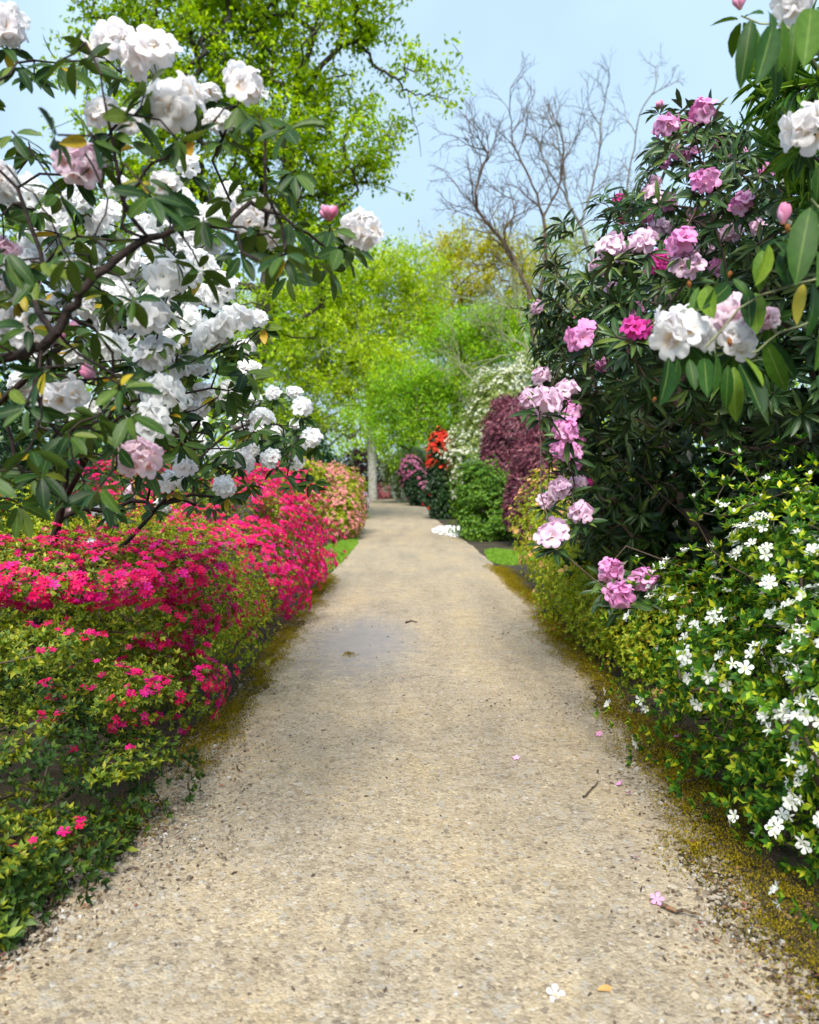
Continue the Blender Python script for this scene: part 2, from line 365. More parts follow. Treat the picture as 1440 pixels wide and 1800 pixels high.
def dome_dirs(n, maxpol=1.75, seed=0, turn=0):
    rg = np.random.default_rng(seed); i = np.arange(n) + .5
    pol = np.arccos(1 - i / n * (1 - math.cos(maxpol))); az = i * 2.39996 + rg.uniform(0, 6)
    pol = pol + rg.normal(size=n) * .08
    return np.stack([np.sin(pol) * np.cos(az), np.sin(pol) * np.sin(az), np.cos(pol)], -1)
def truss_layout(n, seed, fsize=.60, pol=1.8):
    d = dome_dirs(n, pol, seed); rg = np.random.default_rng(seed + 99)
    fac = unit(d + rg.normal(size=d.shape) * .16)
    pos = d * A(1.12, 1.12, .72) * (.56 + rg.uniform(-.16, .14, (n, 1))); sc = fsize * rg.uniform(.82, 1.1, n)
    return fac, pos, sc
def truss_t(n, seed, florets, fsize=.6):
    """a dome of florets of radius about 1 with its face along z"""
    global RNG
    keep = RNG; RNG = np.random.default_rng(seed)
    fac, pos, sc = truss_layout(n, seed, fsize); M = zframes(fac, sc)
    b = Bag()
    for k in range(len(florets)):
        s = np.arange(n) % len(florets) == k
        b.add(florets[k], M[s], pos[s])
    RNG = keep; return b.tmpl()
def bud_t(seed, n=7, spread=.5):
    rg = random.Random(seed); b = Bag()
    V, R, F = [], [], []
    rs = ((0, .10), (.25, .17), (.6, .26), (.85, .16), (1.0, .03)); na = 6
    for t, r in rs:
        for j in range(na): V.append((r * math.cos(j * 1.0472), r * math.sin(j * 1.0472), t)); R.append(.1 + t)
    for i in range(len(rs) - 1):
        for j in range(na): F.append((i * na + j, i * na + (j + 1) % na, (i + 1) * na + (j + 1) % na, (i + 1) * na + j))
    one = T(V, F, R); Ms, Ps = [], []
    for k in range(n):
        a = k * 2.4; p = spread * math.sqrt(k / n)
        z = unit(A(math.sin(p) * math.cos(a), math.sin(p) * math.sin(a), math.cos(p))); x = unit(np.cross(z, A(.3, .8, .1))); y = np.cross(z, x)
        Ms.append(np.stack([x, y, z], -1) * rg.uniform(.8, 1.15)); Ps.append((0, 0, -.3))
    b.add(one, Ms, Ps); return b.tmpl()
TRUSS = [truss_t(15, i, FLORET, .50) for i in range(3)]
TRUSS_S = [truss_t(14, i + 20, FLORET_S, .50) for i in range(3)]
TRUSS_P = [truss_t(9 + i % 2, i + 40, FLORET_S, .58) for i in range(4)]
BUD = [bud_t(1), bud_t(2, 5, .35), bud_t(3, 9, .8)]
def mesh_set(name, ts, mat):
    out = []
    for t in ts:
        me = t.mesh(name); me.materials.append(mat); out.append(me)
    return out

# ------------------------------------------------------------------ branch skeletons
class Skel:
    def __init__(s): s.P = np.zeros((256, 3)); s.par = np.full(256, -1); s.n = 0; s.tipflag = set()
    def node(s, p, par):
        if s.n >= len(s.P):
            s.P = np.concatenate([s.P, np.zeros_like(s.P)]); s.par = np.concatenate([s.par, np.full(len(s.par), -1)])
        s.P[s.n] = p; s.par[s.n] = par; s.n += 1; return s.n - 1
    def line(s, pts, par=-1, sub=4, jit=.0):
        pts = [np.asarray(p, float) for p in pts]
        if par >= 0: pts = [s.P[par]] + pts
        else: par = s.node(pts[0], -1)
        for i in range(len(pts) - 1):
            p0 = pts[max(i - 1, 0)]; p1 = pts[i]; p2 = pts[i + 1]; p3 = pts[min(i + 2, len(pts) - 1)]
            for k in range(1, sub + 1):
                t = k / sub
                q = .5 * ((2 * p1) + (-p0 + p2) * t + (2 * p0 - 5 * p1 + 4 * p2 - p3) * t * t + (-p0 + 3 * p1 - 3 * p2 + p3) * t ** 3)
                if k < sub: q = q + RNG.normal(size=3) * jit
                par = s.node(q, par)
        return par
    def tips(s, tips, root, seg=.15, jit=.12, sag=0., maxseg=6, first=0):
        tips = np.asarray(tips, float)
        order = np.argsort(np.linalg.norm(tips - np.asarray(root), axis=1)); ends = np.zeros(len(tips), int)
        for i in order:
            t = tips[i]; P = s.P[first:s.n]
            v = t - P; dist = np.linalg.norm(v, axis=1)
            out = np.linalg.norm(P - root, axis=1) - np.linalg.norm(t - root)
            j = first + int(np.argmin(dist + np.maximum(out, 0) * 1.5)); L = dist[j - first]
            p0 = s.P[j]; pp = s.par[j]
            d0 = unit(p0 - s.P[pp]) if pp >= 0 else unit(t - p0)
            c1 = p0 + (d0 * .35 + unit(t - p0) * .15) * L; c2 = t - unit(t - p0) * .3 * L + A(0, 0, -sag * L)
            n = int(np.clip(round(L / seg), 2, maxseg)); par = j
            for k in range(1, n + 1):
                u = k / n; q = (1 - u) ** 3 * p0 + 3 * (1 - u) ** 2 * u * c1 + 3 * (1 - u) * u * u * c2 + u ** 3 * t
                if k < n: q = q + RNG.normal(size=3) * jit * L / n
                par = s.node(q, par)
            ends[i] = par
        return ends
    def radii(s, rtip, expo=.45, rmax=9, rbase=None):
        cnt = np.zeros(s.n); ch = np.zeros(s.n, int)
        for i in range(s.n):
            if s.par[i] >= 0: ch[s.par[i]] += 1
        cnt[ch == 0] = 1
        for i in range(s.n - 1, -1, -1):
            if s.par[i] >= 0: cnt[s.par[i]] += cnt[i]
        r = np.minimum(rtip * cnt ** expo, rmax)
        if rbase: r *= 1.0
        s.cnt = cnt; return r
    def bag(s, r, bag=None, sides=None, keep=None):
        b = bag or Bag(); P = s.P[:s.n]; par = s.par[:s.n]
        big = 8 if sides is None else sides
        i = np.where(par >= 0)[0]
        if keep is not None: i = i[keep[i]]
        a = par[i]
        for lo, hi, ns in ((0, .006, 3), (.006, .03, 5), (.03, 99, big)):
            m = (r[i] >= lo) & (r[i] < hi); ii = i[m]; aa = a[m]
            if len(ii) == 0: continue
            d = unit(P[ii] - P[aa]); gp = par[aa]
            d0 = np.where((gp >= 0)[:, None], unit(P[aa] - P[np.maximum(gp, 0)]), d); d0 = unit(d0 + d)
            ref = np.where((np.abs(d[:, 2]) > .8)[:, None], A(1, 0, 0), A(0, 0, 1))
            def ring(c, dd, rr):
                x = unit(np.cross(dd, ref)); y = np.cross(dd, x); th = np.arange(ns) * 2 * np.pi / ns
                return c[:, None, :] + rr[:, None, None] * (np.cos(th)[None, :, None] * x[:, None, :] + np.sin(th)[None, :, None] * y[:, None, :])
            r0 = np.where(r[ii] < .6 * r[aa], r[ii] * 1.25, r[aa])
            R0 = ring(P[aa] - d * (r[ii] * .3)[:, None], d0, r0); R1 = ring(P[ii], d, r[ii])
            V = np.concatenate([R0, R1], 1); n = len(ii); k = np.arange(ns); k2 = (k + 1) % ns
            q = np.stack([k, k2, k2 + ns, k + ns], -1).ravel()
            b.raw(V.reshape(-1, 3), (q[None, :] + (np.arange(n) * 2 * ns)[:, None]).ravel(), np.full(n * ns, 4))
        return b

# ------------------------------------------------------------------ plant helpers
def ell_surface(ells, n, lumps=.12, lf=3.0, zmin=.03, shell=(.86, 1.04), up_only=False, hide=.88):
    """points and normals spread over the joined surface of ellipsoids (x, y, z, rx, ry, rz)"""
    E = np.array(ells, float); ar = ((E[:, 3] * E[:, 4]) ** 1.6 + (E[:, 3] * E[:, 5]) ** 1.6 + (E[:, 4] * E[:, 5]) ** 1.6) ** (1 / 1.6)
    k = RNG.choice(len(E), size=int(n * 1.9), p=ar / ar.sum()); d = rdir(len(k))
    if up_only: d[:, 2] = np.abs(d[:, 2])
    c = E[k, :3]; r = E[k, 3:]
    rr = 1 + lumps * noise(c + d * r, lf)
    p = c + d * r * (rr * RNG.uniform(shell[0], shell[1], len(k)))[:, None]; nm = unit(d / r)
    ok = p[:, 2] > zmin
    for j in range(len(E)):
        q = (p - E[j, :3]) / (E[j, 3:] * hide); ok &= ~(((q ** 2).sum(-1) < 1) & (k != j))
    p, nm = p[ok][:n], nm[ok][:n]
    return p, nm
def ell_volume(ells, n, power=.5, zmin=.05):
    E = np.array(ells, float); vol = E[:, 3] * E[:, 4] * E[:, 5]
    k = RNG.choice(len(E), size=n, p=vol / vol.sum()); d = rdir(n); p = E[k, :3] + d * E[k, 3:] * (RNG.uniform(0, 1, n) ** power)[:, None]
    ok = p[:, 2] > zmin; return p[ok], d[ok]
def whorls(p, nm, n, L, spread=(.7, 1.3), droop=0., lenjit=.25):
    """n leaves round each tip; returns directions, up vectors, positions, lengths"""
    m = len(p); P = np.repeat(p, n, 0); Z = unit(np.repeat(nm, n, 0)); ref = rdir(m); ref = np.repeat(unit(ref - (ref * nm).sum(-1, keepdims=True) * nm), n, 0)
    b = np.cross(Z, ref); az = np.tile(np.arange(n) * 2 * np.pi / n, m) + RNG.normal(size=m * n) * .35
    tn = ref * np.cos(az)[:, None] + b * np.sin(az)[:, None]; sp = RNG.uniform(spread[0], spread[1], m * n)
    d = Z * np.cos(sp)[:, None] + tn * np.sin(sp)[:, None]; up = Z * np.sin(sp)[:, None] - tn * np.cos(sp)[:, None]
    d = unit(d + A(0, 0, -1) * (droop * RNG.uniform(.4, 1.4, m * n))[:, None]); return d, up + RNG.normal(size=up.shape) * .2, P, L * (1 + RNG.uniform(-lenjit, lenjit, m * n))
def pick_visible(P, n):
    """indexes of the n points that show largest (nearest, in the picture)"""
    v, px, py = in_view(P, 10); dist = np.linalg.norm(P - A(0, 0, CAM_H), axis=1)
    o = np.argsort(np.where(v, dist, 1e6) + RNG.uniform(0, .6, len(P))); o = o[:n]; return o[v[o]]
def stems(root, ells, n, base, rtip, bark, seg=.2, z0=-.05, spread=.25):
    """the stems inside a shrub"""
    sk = Skel(); base = np.asarray(base, float)
    tip, nm = ell_surface(ells, n, 0, zmin=.1, shell=(.6, .92))
    k = max(3, min(7, n // 12)); c = np.array(ells)[:, :3].mean(0)
    r0 = sk.node(base + A(0, 0, z0), -1)
    for e in ells: sk.line([A(base[0] + RNG.normal() * spread, base[1] + RNG.normal() * spread, .05), (A(*e[:3]) * .6 + base * .4), A(e[0], e[1], e[2])], r0, 3, .03)
    if len(tip): sk.tips(tip, base, seg)
    r = sk.radii(rtip, .42); b = sk.bag(r)
    return part(root, 'stems', b.mesh('stems', base), MT[bark])

def azalea(name, label, ells, leaf, n_ros, L, bloom=None, bmat=None, bsize=.026, n_parts=0, group=None, cat='azalea', lumps=.14, lf=4., inner=.6, leaves_per=6, cluster=(2, 5), bark='brown_bark', simple=False, blossoms=BLOSSOM, bname='blossom', upb=.5, cl_rad=1.5, n_stem=50, shag=.03, core=None):
    E = np.array(ells); base = A(E[:, 0].mean(), E[:, 1].mean(), 0)
    root = thing(name, label, cat, base, group)
    p, nm = ell_surface(ells, n_ros, lumps, lf); up = unit(nm + A(0, 0, upb)); p = p + up * (np.abs(RNG.normal(size=len(p))) * shag * (RNG.uniform(size=len(p)) < .4))[:, None]
    d, u, P, s = whorls(p, up, leaves_per, L, (.5, 1.25)); b = Bag(); t = LEAF4 if not simple else LEAF2
    b.add(t, frames(d, u, s), P)
    if inner:
        p2, n2 = ell_surface(ells, int(n_ros * inner), lumps, lf, shell=(.55, .85)); d, u, P, s = whorls(p2, n2, leaves_per, L * 1.1, (.5, 1.5)); b.add(LEAF2, frames(d, u, s), P)
    part(root, 'foliage', b.mesh('foliage', base), MT[leaf], 'stuff')
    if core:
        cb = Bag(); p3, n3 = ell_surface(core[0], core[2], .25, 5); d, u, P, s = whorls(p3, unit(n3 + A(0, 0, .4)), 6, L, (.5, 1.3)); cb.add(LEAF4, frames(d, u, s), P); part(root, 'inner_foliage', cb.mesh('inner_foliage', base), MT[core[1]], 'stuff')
    stems(root, ells, n_stem, base, .004, bark)
    if bloom is not None:
        w = np.clip(bloom(p, nm), 0, 1); s_ = RNG.uniform(0, 1, len(p)) < w; q, qn = p[s_], up[s_]
        k = RNG.integers(cluster[0], cluster[1], len(q)); Q = np.repeat(q, k, 0); N_ = np.repeat(qn, k, 0); rr = rdir(len(Q))
        Q = Q + (rr - (rr * N_).sum(-1, keepdims=True) * N_) * (bsize * cl_rad * RNG.uniform(.3, 1, len(Q)))[:, None] + N_ * (L * .5 + RNG.uniform(0, bsize * .8, len(Q)))[:, None]
        dirs = unit(N_ + rr * .45 + A(0, -.15, 0)); M = zframes(dirs, bsize * RNG.uniform(.75, 1.15, len(Q)))
        if n_parts:
            ix = pick_visible(Q, n_parts); ms = mesh_set(bname, blossoms, MT[bmat]); copies(root, bname, ms, M[ix], Q[ix], base)
            rest = np.setdiff1d(np.arange(len(Q)), ix)
        else: rest = np.arange(len(Q))
        if len(rest):
            b = Bag()
            far = BLOSSOM_S if simple or len(rest) > 900 else blossoms
            for j, t in enumerate(far):
                s2 = rest[np.arange(len(rest)) % len(far) == j]; b.add(t, M[s2], Q[s2])
            part(root, bname + '_mass', b.mesh(bname + '_mass', base), MT[bmat], 'stuff')
    return root

# ------------------------------------------------------------------ ground, path
reseed(11)
PL = np.array([(-5, -1.3), (2.5, -1.3), (3.5, -1.2), (4.4, -1.19), (5.7, -1.13), (8.6, -1.2), (14, -1.28), (20, -1.36), (28, -1.7), (37, -2.1), (56, -2.8), (64, -3.2)])
PR = np.array([(-5, 1.1), (2.6, 1.12), (3.5, 1.2), (4.6, 1.3), (6.2, 1.38), (8.9, 1.5), (13, 1.52), (18.6, 1.42), (25, 1.15), (34, .85), (56, .95), (64, .9)])
def left(y): return np.interp(y, PL[:, 0], PL[:, 1])
def right(y): return np.interp(y, PR[:, 0], PR[:, 1])
def wob(y, s): return np.where(y > 12, .25, 1.) * (.05 * np.sin(y * 2.3 + s) + .04 * np.sin(y * 5.1 + 2 * s) + .03 * np.sin(y * 11.7 + s))

def ground_mat():
    m, nt, N, L = new_mat('soil')
    tcn = N('ShaderNodeTexCoord')
    n1 = N('ShaderNodeTexNoise'); n1.inputs['Scale'].default_value = 1.1; n1.inputs['Detail'].default_value = 8; n1.inputs['Roughness'].default_value = .7
    n2 = N('ShaderNodeTexNoise'); n2.inputs['Scale'].default_value = 60; n2.inputs['Detail'].default_value = 5
    for n in (n1, n2): L(tcn.outputs['Object'], n.inputs['Vector'])
    c1 = ramp(nt, n1.outputs['Fac'], [(.35, (.02, .014, .009)), (.5, (.045, .032, .016)), (.62, (.06, .048, .012)), (.75, (.035, .036, .01))])
    c2 = ramp(nt, n2.outputs['Fac'], [(.3, (.45, .45, .45)), (.7, (1.4, 1.4, 1.4))])
    mv = N('ShaderNodeMix'); mv.data_type = 'RGBA'; mv.blend_type = 'MULTIPLY'; mv.inputs['Factor'].default_value = 1; L(c1, mv.inputs['A']); L(c2, mv.inputs['B'])
    p = N('ShaderNodeBsdfPrincipled'); L(mv.outputs['Result'], p.inputs['Base Color']); p.inputs['Roughness'].default_value = .95
    bu = N('ShaderNodeBump'); bu.inputs['Strength'].default_value = .8; bu.inputs['Distance'].default_value = .02; L(n2.outputs['Fac'], bu.inputs['Height']); L(bu.outputs[0], p.inputs['Normal'])
    o = N('ShaderNodeOutputMaterial'); L(p.outputs[0], o.inputs['Surface']); return m
def gravel_mat():
    m, nt, N, L = new_mat('gravel')
    tcn = N('ShaderNodeTexCoord')
    def nse(scale, det=4, ro=.6):
        n = N('ShaderNodeTexNoise'); n.inputs['Scale'].default_value = scale; n.inputs['Detail'].default_value = det; n.inputs['Roughness'].default_value = ro; L(tcn.outputs['Object'], n.inputs['Vector']); return n
    n1 = nse(.9, 6, .65); n2 = nse(55, 3); n3 = nse(7, 5, .7)
    vo = N('ShaderNodeTexVoronoi'); vo.inputs['Scale'].default_value = 95; L(tcn.outputs['Object'], vo.inputs['Vector'])
    base = ramp(nt, n1.outputs['Fac'], [(.30, (.285, .240, .180)), (.46, (.355, .295, .212)), (.58, (.395, .318, .210)), (.72, (.33, .28, .215))])
    mot = ramp(nt, n3.outputs['Fac'], [(.3, (.72, .70, .68)), (.55, (1.0, 1.0, 1.0)), (.75, (1.1, 1.08, 1.05))])
    mv = N('ShaderNodeMix'); mv.data_type = 'RGBA'; mv.blend_type = 'MULTIPLY'; mv.inputs['Factor'].default_value = 1; L(base, mv.inputs['A']); L(mot, mv.inputs['B'])
    sep = N('ShaderNodeSeparateColor'); L(vo.outputs['Color'], sep.inputs['Color'])
    st = ramp(nt, sep.outputs['Red'], [(0, (.48, .46, .44)), (.18, (.8, .78, .75)), (.6, (1.0, 1.0, 1.0)), (.93, (1.15, 1.15, 1.12)), (1, (1.5, 1.5, 1.5))])
    mv2 = N('ShaderNodeMix'); mv2.data_type = 'RGBA'; mv2.blend_type = 'MULTIPLY'; mv2.inputs['Factor'].default_value = .85; L(mv.outputs['Result'], mv2.inputs['A']); L(st, mv2.inputs['B'])
    v2 = N('ShaderNodeTexVoronoi'); v2.inputs['Scale'].default_value = 48; v2.inputs['Randomness'].default_value = 1; L(tcn.outputs['Object'], v2.inputs['Vector'])
    s2 = N('ShaderNodeSeparateColor'); L(v2.outputs['Color'], s2.inputs['Color'])
    stone = ramp(nt, s2.outputs['Green'], [(0, (.14, .115, .09)), (.25, (.27, .22, .15)), (.5, (.36, .29, .19)), (.75, (.30, .28, .25)), (.96, (.40, .34, .25)), (1, (.46, .43, .38))])
    n4 = nse(2.4, 4, .6)
    pick = N('ShaderNodeMath'); pick.operation = 'MULTIPLY_ADD'; L(n4.outputs['Fac'], pick.inputs[0]); pick.inputs[1].default_value = .9; L(s2.outputs['Red'], pick.inputs[2])
    pk = N('ShaderNodeMapRange'); L(pick.outputs[0], pk.inputs['Value']); pk.inputs['From Min'].default_value = 1.0; pk.inputs['From Max'].default_value = 1.1; pk.inputs['To Max'].default_value = .72
    mvs = N('ShaderNodeMix'); mvs.data_type = 'RGBA'; L(pk.outputs['Result'], mvs.inputs['Factor']); L(mv2.outputs['Result'], mvs.inputs['A']); L(stone, mvs.inputs['B'])
    mp3 = N('ShaderNodeMapping'); mp3.inputs['Scale'].default_value = (1.5, .22, 1); L(tcn.outputs['Object'], mp3.inputs['Vector'])
    n5 = N('ShaderNodeTexNoise'); n5.inputs['Scale'].default_value = 1.6; n5.inputs['Detail'].default_value = 4; L(mp3.outputs['Vector'], n5.inputs['Vector'])
    trk = ramp(nt, n5.outputs['Fac'], [(.32, (.84, .84, .85)), (.5, (1, 1, 1)), (.66, (1.10, 1.06, .98))])
    mvt = N('ShaderNodeMix'); mvt.data_type = 'RGBA'; mvt.blend_type = 'MULTIPLY'; mvt.inputs['Factor'].default_value = 1; L(mvs.outputs['Result'], mvt.inputs['A']); L(trk, mvt.inputs['B']); mv2 = mvt
    # a greyish dried puddle stain on the left of the track
    mp = N('ShaderNodeMapping'); mp.inputs['Location'].default_value = (.44, -7.6, 0); L(tcn.outputs['Object'], mp.inputs['Vector'])
    mp2 = N('ShaderNodeMapping'); mp2.inputs['Scale'].default_value = (1 / .55, 1 / 1.5, 1); L(mp.outputs['Vector'], mp2.inputs['Vector'])
    ln = N('ShaderNodeVectorMath'); ln.operation = 'LENGTH'; L(mp2.outputs['Vector'], ln.inputs[0])
    ad = N('ShaderNodeMath'); ad.operation = 'MULTIPLY_ADD'; ad.inputs[1].default_value = 1.4; L(n3.outputs['Fac'], ad.inputs[0]); L(ln.outputs['Value'], ad.inputs[2])
    sm = ramp(nt, ad.outputs[0], [(.0, (.6, .6, .6)), (1.2, (.6, .6, .6))])
    mrn = N('ShaderNodeMapRange'); L(ad.outputs[0], mrn.inputs['Value']); mrn.inputs['From Min'].default_value = 1.1; mrn.inputs['From Max'].default_value = 1.9; mrn.inputs['To Min'].default_value = .75; mrn.inputs['To Max'].default_value = 0
    mv3 = N('ShaderNodeMix'); mv3.data_type = 'RGBA'; L(mrn.outputs['Result'], mv3.inputs['Factor']); L(mv2.outputs['Result'], mv3.inputs['A']); mv3.inputs['B'].default_value = (.215, .21, .22, 1)
    p = N('ShaderNodeBsdfPrincipled'); L(mv3.outputs['Result'], p.inputs['Base Color']); p.inputs['Roughness'].default_value = .9; p.inputs['Specular IOR Level'].default_value = .15
    b1 = N('ShaderNodeBump'); b1.inputs['Strength'].default_value = .5; b1.inputs['Distance'].default_value = .008; L(vo.outputs['Distance'], b1.inputs['Height']); b1.invert = True
    b2 = N('ShaderNodeBump'); b2.inputs['Strength'].default_value = .5; b2.inputs['Distance'].default_value = .03; L(n3.outputs['Fac'], b2.inputs['Height']); L(b1.outputs[0], b2.inputs['Normal']); L(b2.outputs[0], p.inputs['Normal'])
    o = N('ShaderNodeOutputMaterial'); L(p.outputs[0], o.inputs['Surface']); return m
G = 900
setting('ground', mesh_from('ground', [(-G, -G, 0), (G, -G, 0), (G, G, 0), (-G, G, 0)], [0, 1, 2, 3], [4]), ground_mat(), label='dark soil under the shrubs')
ys = np.concatenate([np.arange(-4, 12, .06), np.arange(12, 61, .25)]); xs = np.linspace(0, 1, 25)
le = left(ys) + wob(ys, 1.0); re = right(ys) + wob(ys, 4.0)
X = le[:, None] + (re - le)[:, None] * xs[None, :]; Y = np.repeat(ys[:, None], 25, 1)
Z = .006 + .016 * np.sin(xs * np.pi)[None, :] ** .7 + .006 * noise(np.stack([X, Y, 0 * X], -1), 1.6)
Z = np.maximum(Z, .004)
nr, nc = X.shape; i, j = np.meshgrid(np.arange(nr - 1), np.arange(nc - 1), indexing='ij'); a = (i * nc + j).ravel()
setting('gravel_path', mesh_from('gravel_path', np.stack([X, Y, Z], -1).reshape(-1, 3), np.stack([a, a + 1, a + nc + 1, a + nc], -1).ravel(), np.full(len(a), 4)), gravel_mat(), label='pale tan gravel path running to the trees')

# pebbles, litter and moss along the path
def pebble_t(seed):
    rg = np.random.default_rng(seed); v = np.array([(1, .1, 0), (-.1, .85, 0), (-.95, -.1, 0), (.15, -.8, 0)]) * rg.uniform(.75, 1.2, (4, 1))
    V = np.concatenate([v * .9 + A(0, 0, -.1), v * .6 * rg.uniform(.8, 1.2, (4, 1)) + A(0, 0, .45)])
    return T(V, [(k, (k + 1) % 4, 4 + (k + 1) % 4, 4 + k) for k in range(4)] + [(4, 5, 6, 7)])
PEB = [pebble_t(i) for i in range(5)]
def on_path(n, ymin, ymax, edge):
    """random spots on the path: edge 0 anywhere, 1 near its borders"""
    y = 1 / RNG.uniform(1 / ymax, 1 / ymin, n); l, r = left(y), right(y)
    if edge: u = np.where(RNG.uniform(size=n) < .5, np.abs(RNG.normal(size=n)) * .11 - .05, 1.05 - np.abs(RNG.normal(size=n)) * .11)
    else: u = RNG.uniform(0, 1, n)
    return l + (r - l) * u, y, u
b = Bag()
for n, edge, s0, s1, ymx in ((10000, 0, .003, .0085, 7), (11000, 1, .004, .015, 9)):
    x, y, u = on_path(n, 1.9, ymx, edge); sc = RNG.uniform(s0, s1, n) * (1 + .8 * (RNG.uniform(size=n) < .06))
    z = .005 + .016 * np.sin(np.clip(u, 0, 1) * np.pi) ** .7
    M = zframes(unit(RNG.normal(size=(n, 3)) * .25 + A(0, 0, 1)), sc); M = M * (1 + 0 * M)
    for k in range(5): s = np.arange(n) % 5 == k; b.add(PEB[k], M[s], np.stack([x, y, z + sc * .05], -1)[s])
setting('pebbles', b.mesh('pebbles', smooth=False), MT['pebble'], 'stuff', 'loose tan and grey pebbles on the path')
b = Bag(); x, y, u = on_path(420, 1.9, 14, 0); sc = RNG.uniform(.004, .012, 420)
M = frames(unit(np.stack([RNG.normal(size=420), RNG.normal(size=420), 0 * x], -1)), unit(RNG.normal(size=(420, 3)) * .3 + A(0, 0, 1)), np.stack([sc * 1.6, sc, sc], -1))
for k in range(5): s = np.arange(420) % 5 == k; b.add(PEB[k], M[s], np.stack([x, y, .007 + .016 * np.sin(u * np.pi) ** .7], -1)[s])
setting('dark_debris', b.mesh('dark_debris', smooth=False), MT['debris'], 'stuff', 'small dark bits scattered on the gravel')
b = Bag(); n = 5200; x, y, u = on_path(n, 1.9, 22, 1); x = x + np.where(u < .5, -1, 1) * np.abs(RNG.normal(size=n)) * .18
b.add(LEAF4, frames(unit(np.stack([RNG.normal(size=n), RNG.normal(size=n), RNG.normal(size=n) * .15], -1)), unit(RNG.normal(size=(n, 3)) * .35 + A(0, 0, 1)), RNG.uniform(.010, .032, n)), np.stack([x, y, np.full(n, .018)], -1))
setting('leaf_litter', b.mesh('leaf_litter'), MT['litter'], 'stuff', 'brown dead leaves along both path edges')

def moss_strip(name, label, spots, n, L=.0105):
    """spots: x, y, rx, ry of each cushion"""
    b = Bag()
    for (cx, cy_, rx, ry) in spots:
        m = int(n * rx * ry); d = RNG.uniform(0, 1, m) ** .85; a = RNG.uniform(0, 6.283, m); w = 1 + .25 * np.sin(3 * a + cx * 9) + .15 * np.sin(7 * a + cy_)
        p = np.stack([cx + rx * d * np.cos(a) * w, cy_ + ry * d * np.sin(a) * w, .008 + .035 * (1 - d ** 2) * RNG.uniform(.5, 1, m)], -1)
        b.add(LEAF2, frames(unit(RNG.normal(size=(m, 3)) * .8 + A(0, 0, .7)), rdir(m), L * RNG.uniform(.6, 1.3, m)), p)
    setting(name, b.mesh(name), MT['moss'], 'stuff', label)
ml = [(left(y) - .03 + RNG.normal() * .04, y, .12 + RNG.uniform(0, .08), .3 + y * .03) for y in np.arange(3.6, 13, .45) if RNG.uniform() < .85]
ml += [(-1.12, 5.3, .14, .5), (-1.08, 4.75, .12, .3), (-1.1, 6.0, .12, .45), (-1.1, 4.3, .10, .2)]
moss_strip('moss_bank', 'golden olive moss between the pink azaleas and the gravel', ml, 30000)
mr_ = [(right(y) + .02 + RNG.normal() * .05, y, .12 + RNG.uniform(0, .11), .26 + y * .04) for y in np.arange(2.5, 14, .40) if RNG.uniform() < .82]
mr_ += [(right(y) + .17 + RNG.normal() * .05, y, .16 + RNG.uniform(0, .08), .24) for y in np.arange(2.0, 5.2, .24)]
moss_strip('moss_bank', 'olive moss along the right-hand edge of the gravel', mr_, 30000)
moss_strip('moss_tuft', 'tiny green moss tuft on the grey patch of gravel', [(-.52, 7.0, .09, .16)], 30000)
def lawn(label, cx, cy_, rx, ry, n):
    d = RNG.uniform(0, 1, n) ** .5; a = RNG.uniform(0, 6.283, n); w = 1 + .15 * np.sin(3 * a + cx)
    p = np.stack([cx + rx * d * np.cos(a) * w, cy_ + ry * d * np.sin(a) * w, np.full(n, .0)], -1); b = Bag()
    b.add(SLIVER, frames(unit(RNG.normal(size=(n, 3)) * .45 + A(0, 0, 1)), rdir(n), np.stack([RNG.uniform(.03, .075, n), np.full(n, .09), np.full(n, .05)], -1)), p)
    setting('grass_patch', b.mesh('grass_patch'), MT['grass'], 'stuff', label)
lawn('bright grass patch beside the magenta azalea', -1.52, 17, .35, 3.6, 9000)
lawn('bright grass patch under the pink rhododendron edge', 1.95, 15.9, .5, 1.5, 7000)

# fallen blossoms and sticks on the path
g_pink = 'pink blossoms dropped on the gravel'
ms = mesh_set('fallen_blossom', BLOSSOM, MT['pink_petal'])
labs = ['pink dropped blossom lying lowest on the gravel, left of a reddish stick', 'pair of pink dropped blossoms beside the moss, the upper one', 'pair of pink dropped blossoms beside the moss, the lower one', 'pale pink blossom lying farthest left on the gravel', 'bright pink blossom lying on the moss by the white azalea', 'lilac blossom dropped where moss meets gravel', 'small lilac petal below the pair of dropped blossoms']
for k, (px, py) in enumerate([(1155, 1613), (1090, 1396), (1106, 1414), (908, 1350), (1190, 1310), (1053, 1306), (1117, 1533)]):
    d = CAM_H * 1440 / (py - 840); p = at(px, py, d); p[2] = .035
    single('fallen_blossom', ms[k % 3], None, labs[k], 'blossom', group=g_pink, mtx=mat4(zframes(unit(rdir(1) * .5 + A(0, 0, .8)), [.022 if k else .026])[0], p))
wm = BLOSSOM[1].mesh('fallen_petal'); wm.materials.append(MT['white_petal'])
p = at(977, 1782, 2.35); p[2] = .03
single('fallen_blossom', wm, None, 'white crumpled blossom on the gravel at the lower picture edge', 'blossom', mtx=mat4(zframes(A(.2, -.4, .8)[None], [.03])[0], p))
lm = LEAF[1].mesh('fallen_leaf'); lm.materials.append(scatter_mat('orange_leaf', [(0, (.42, .22, .07)), (1, (.5, .28, .1))]))
p = at(1050, 1778, 2.37); p[2] = .03
single('fallen_leaf', lm, None, 'orange dead leaf on gravel beside the white dropped blossom', 'leaf', mtx=mat4(frames(A(.9, .3, .05)[None], A(0, -.3, 1)[None], [.065])[0], p))
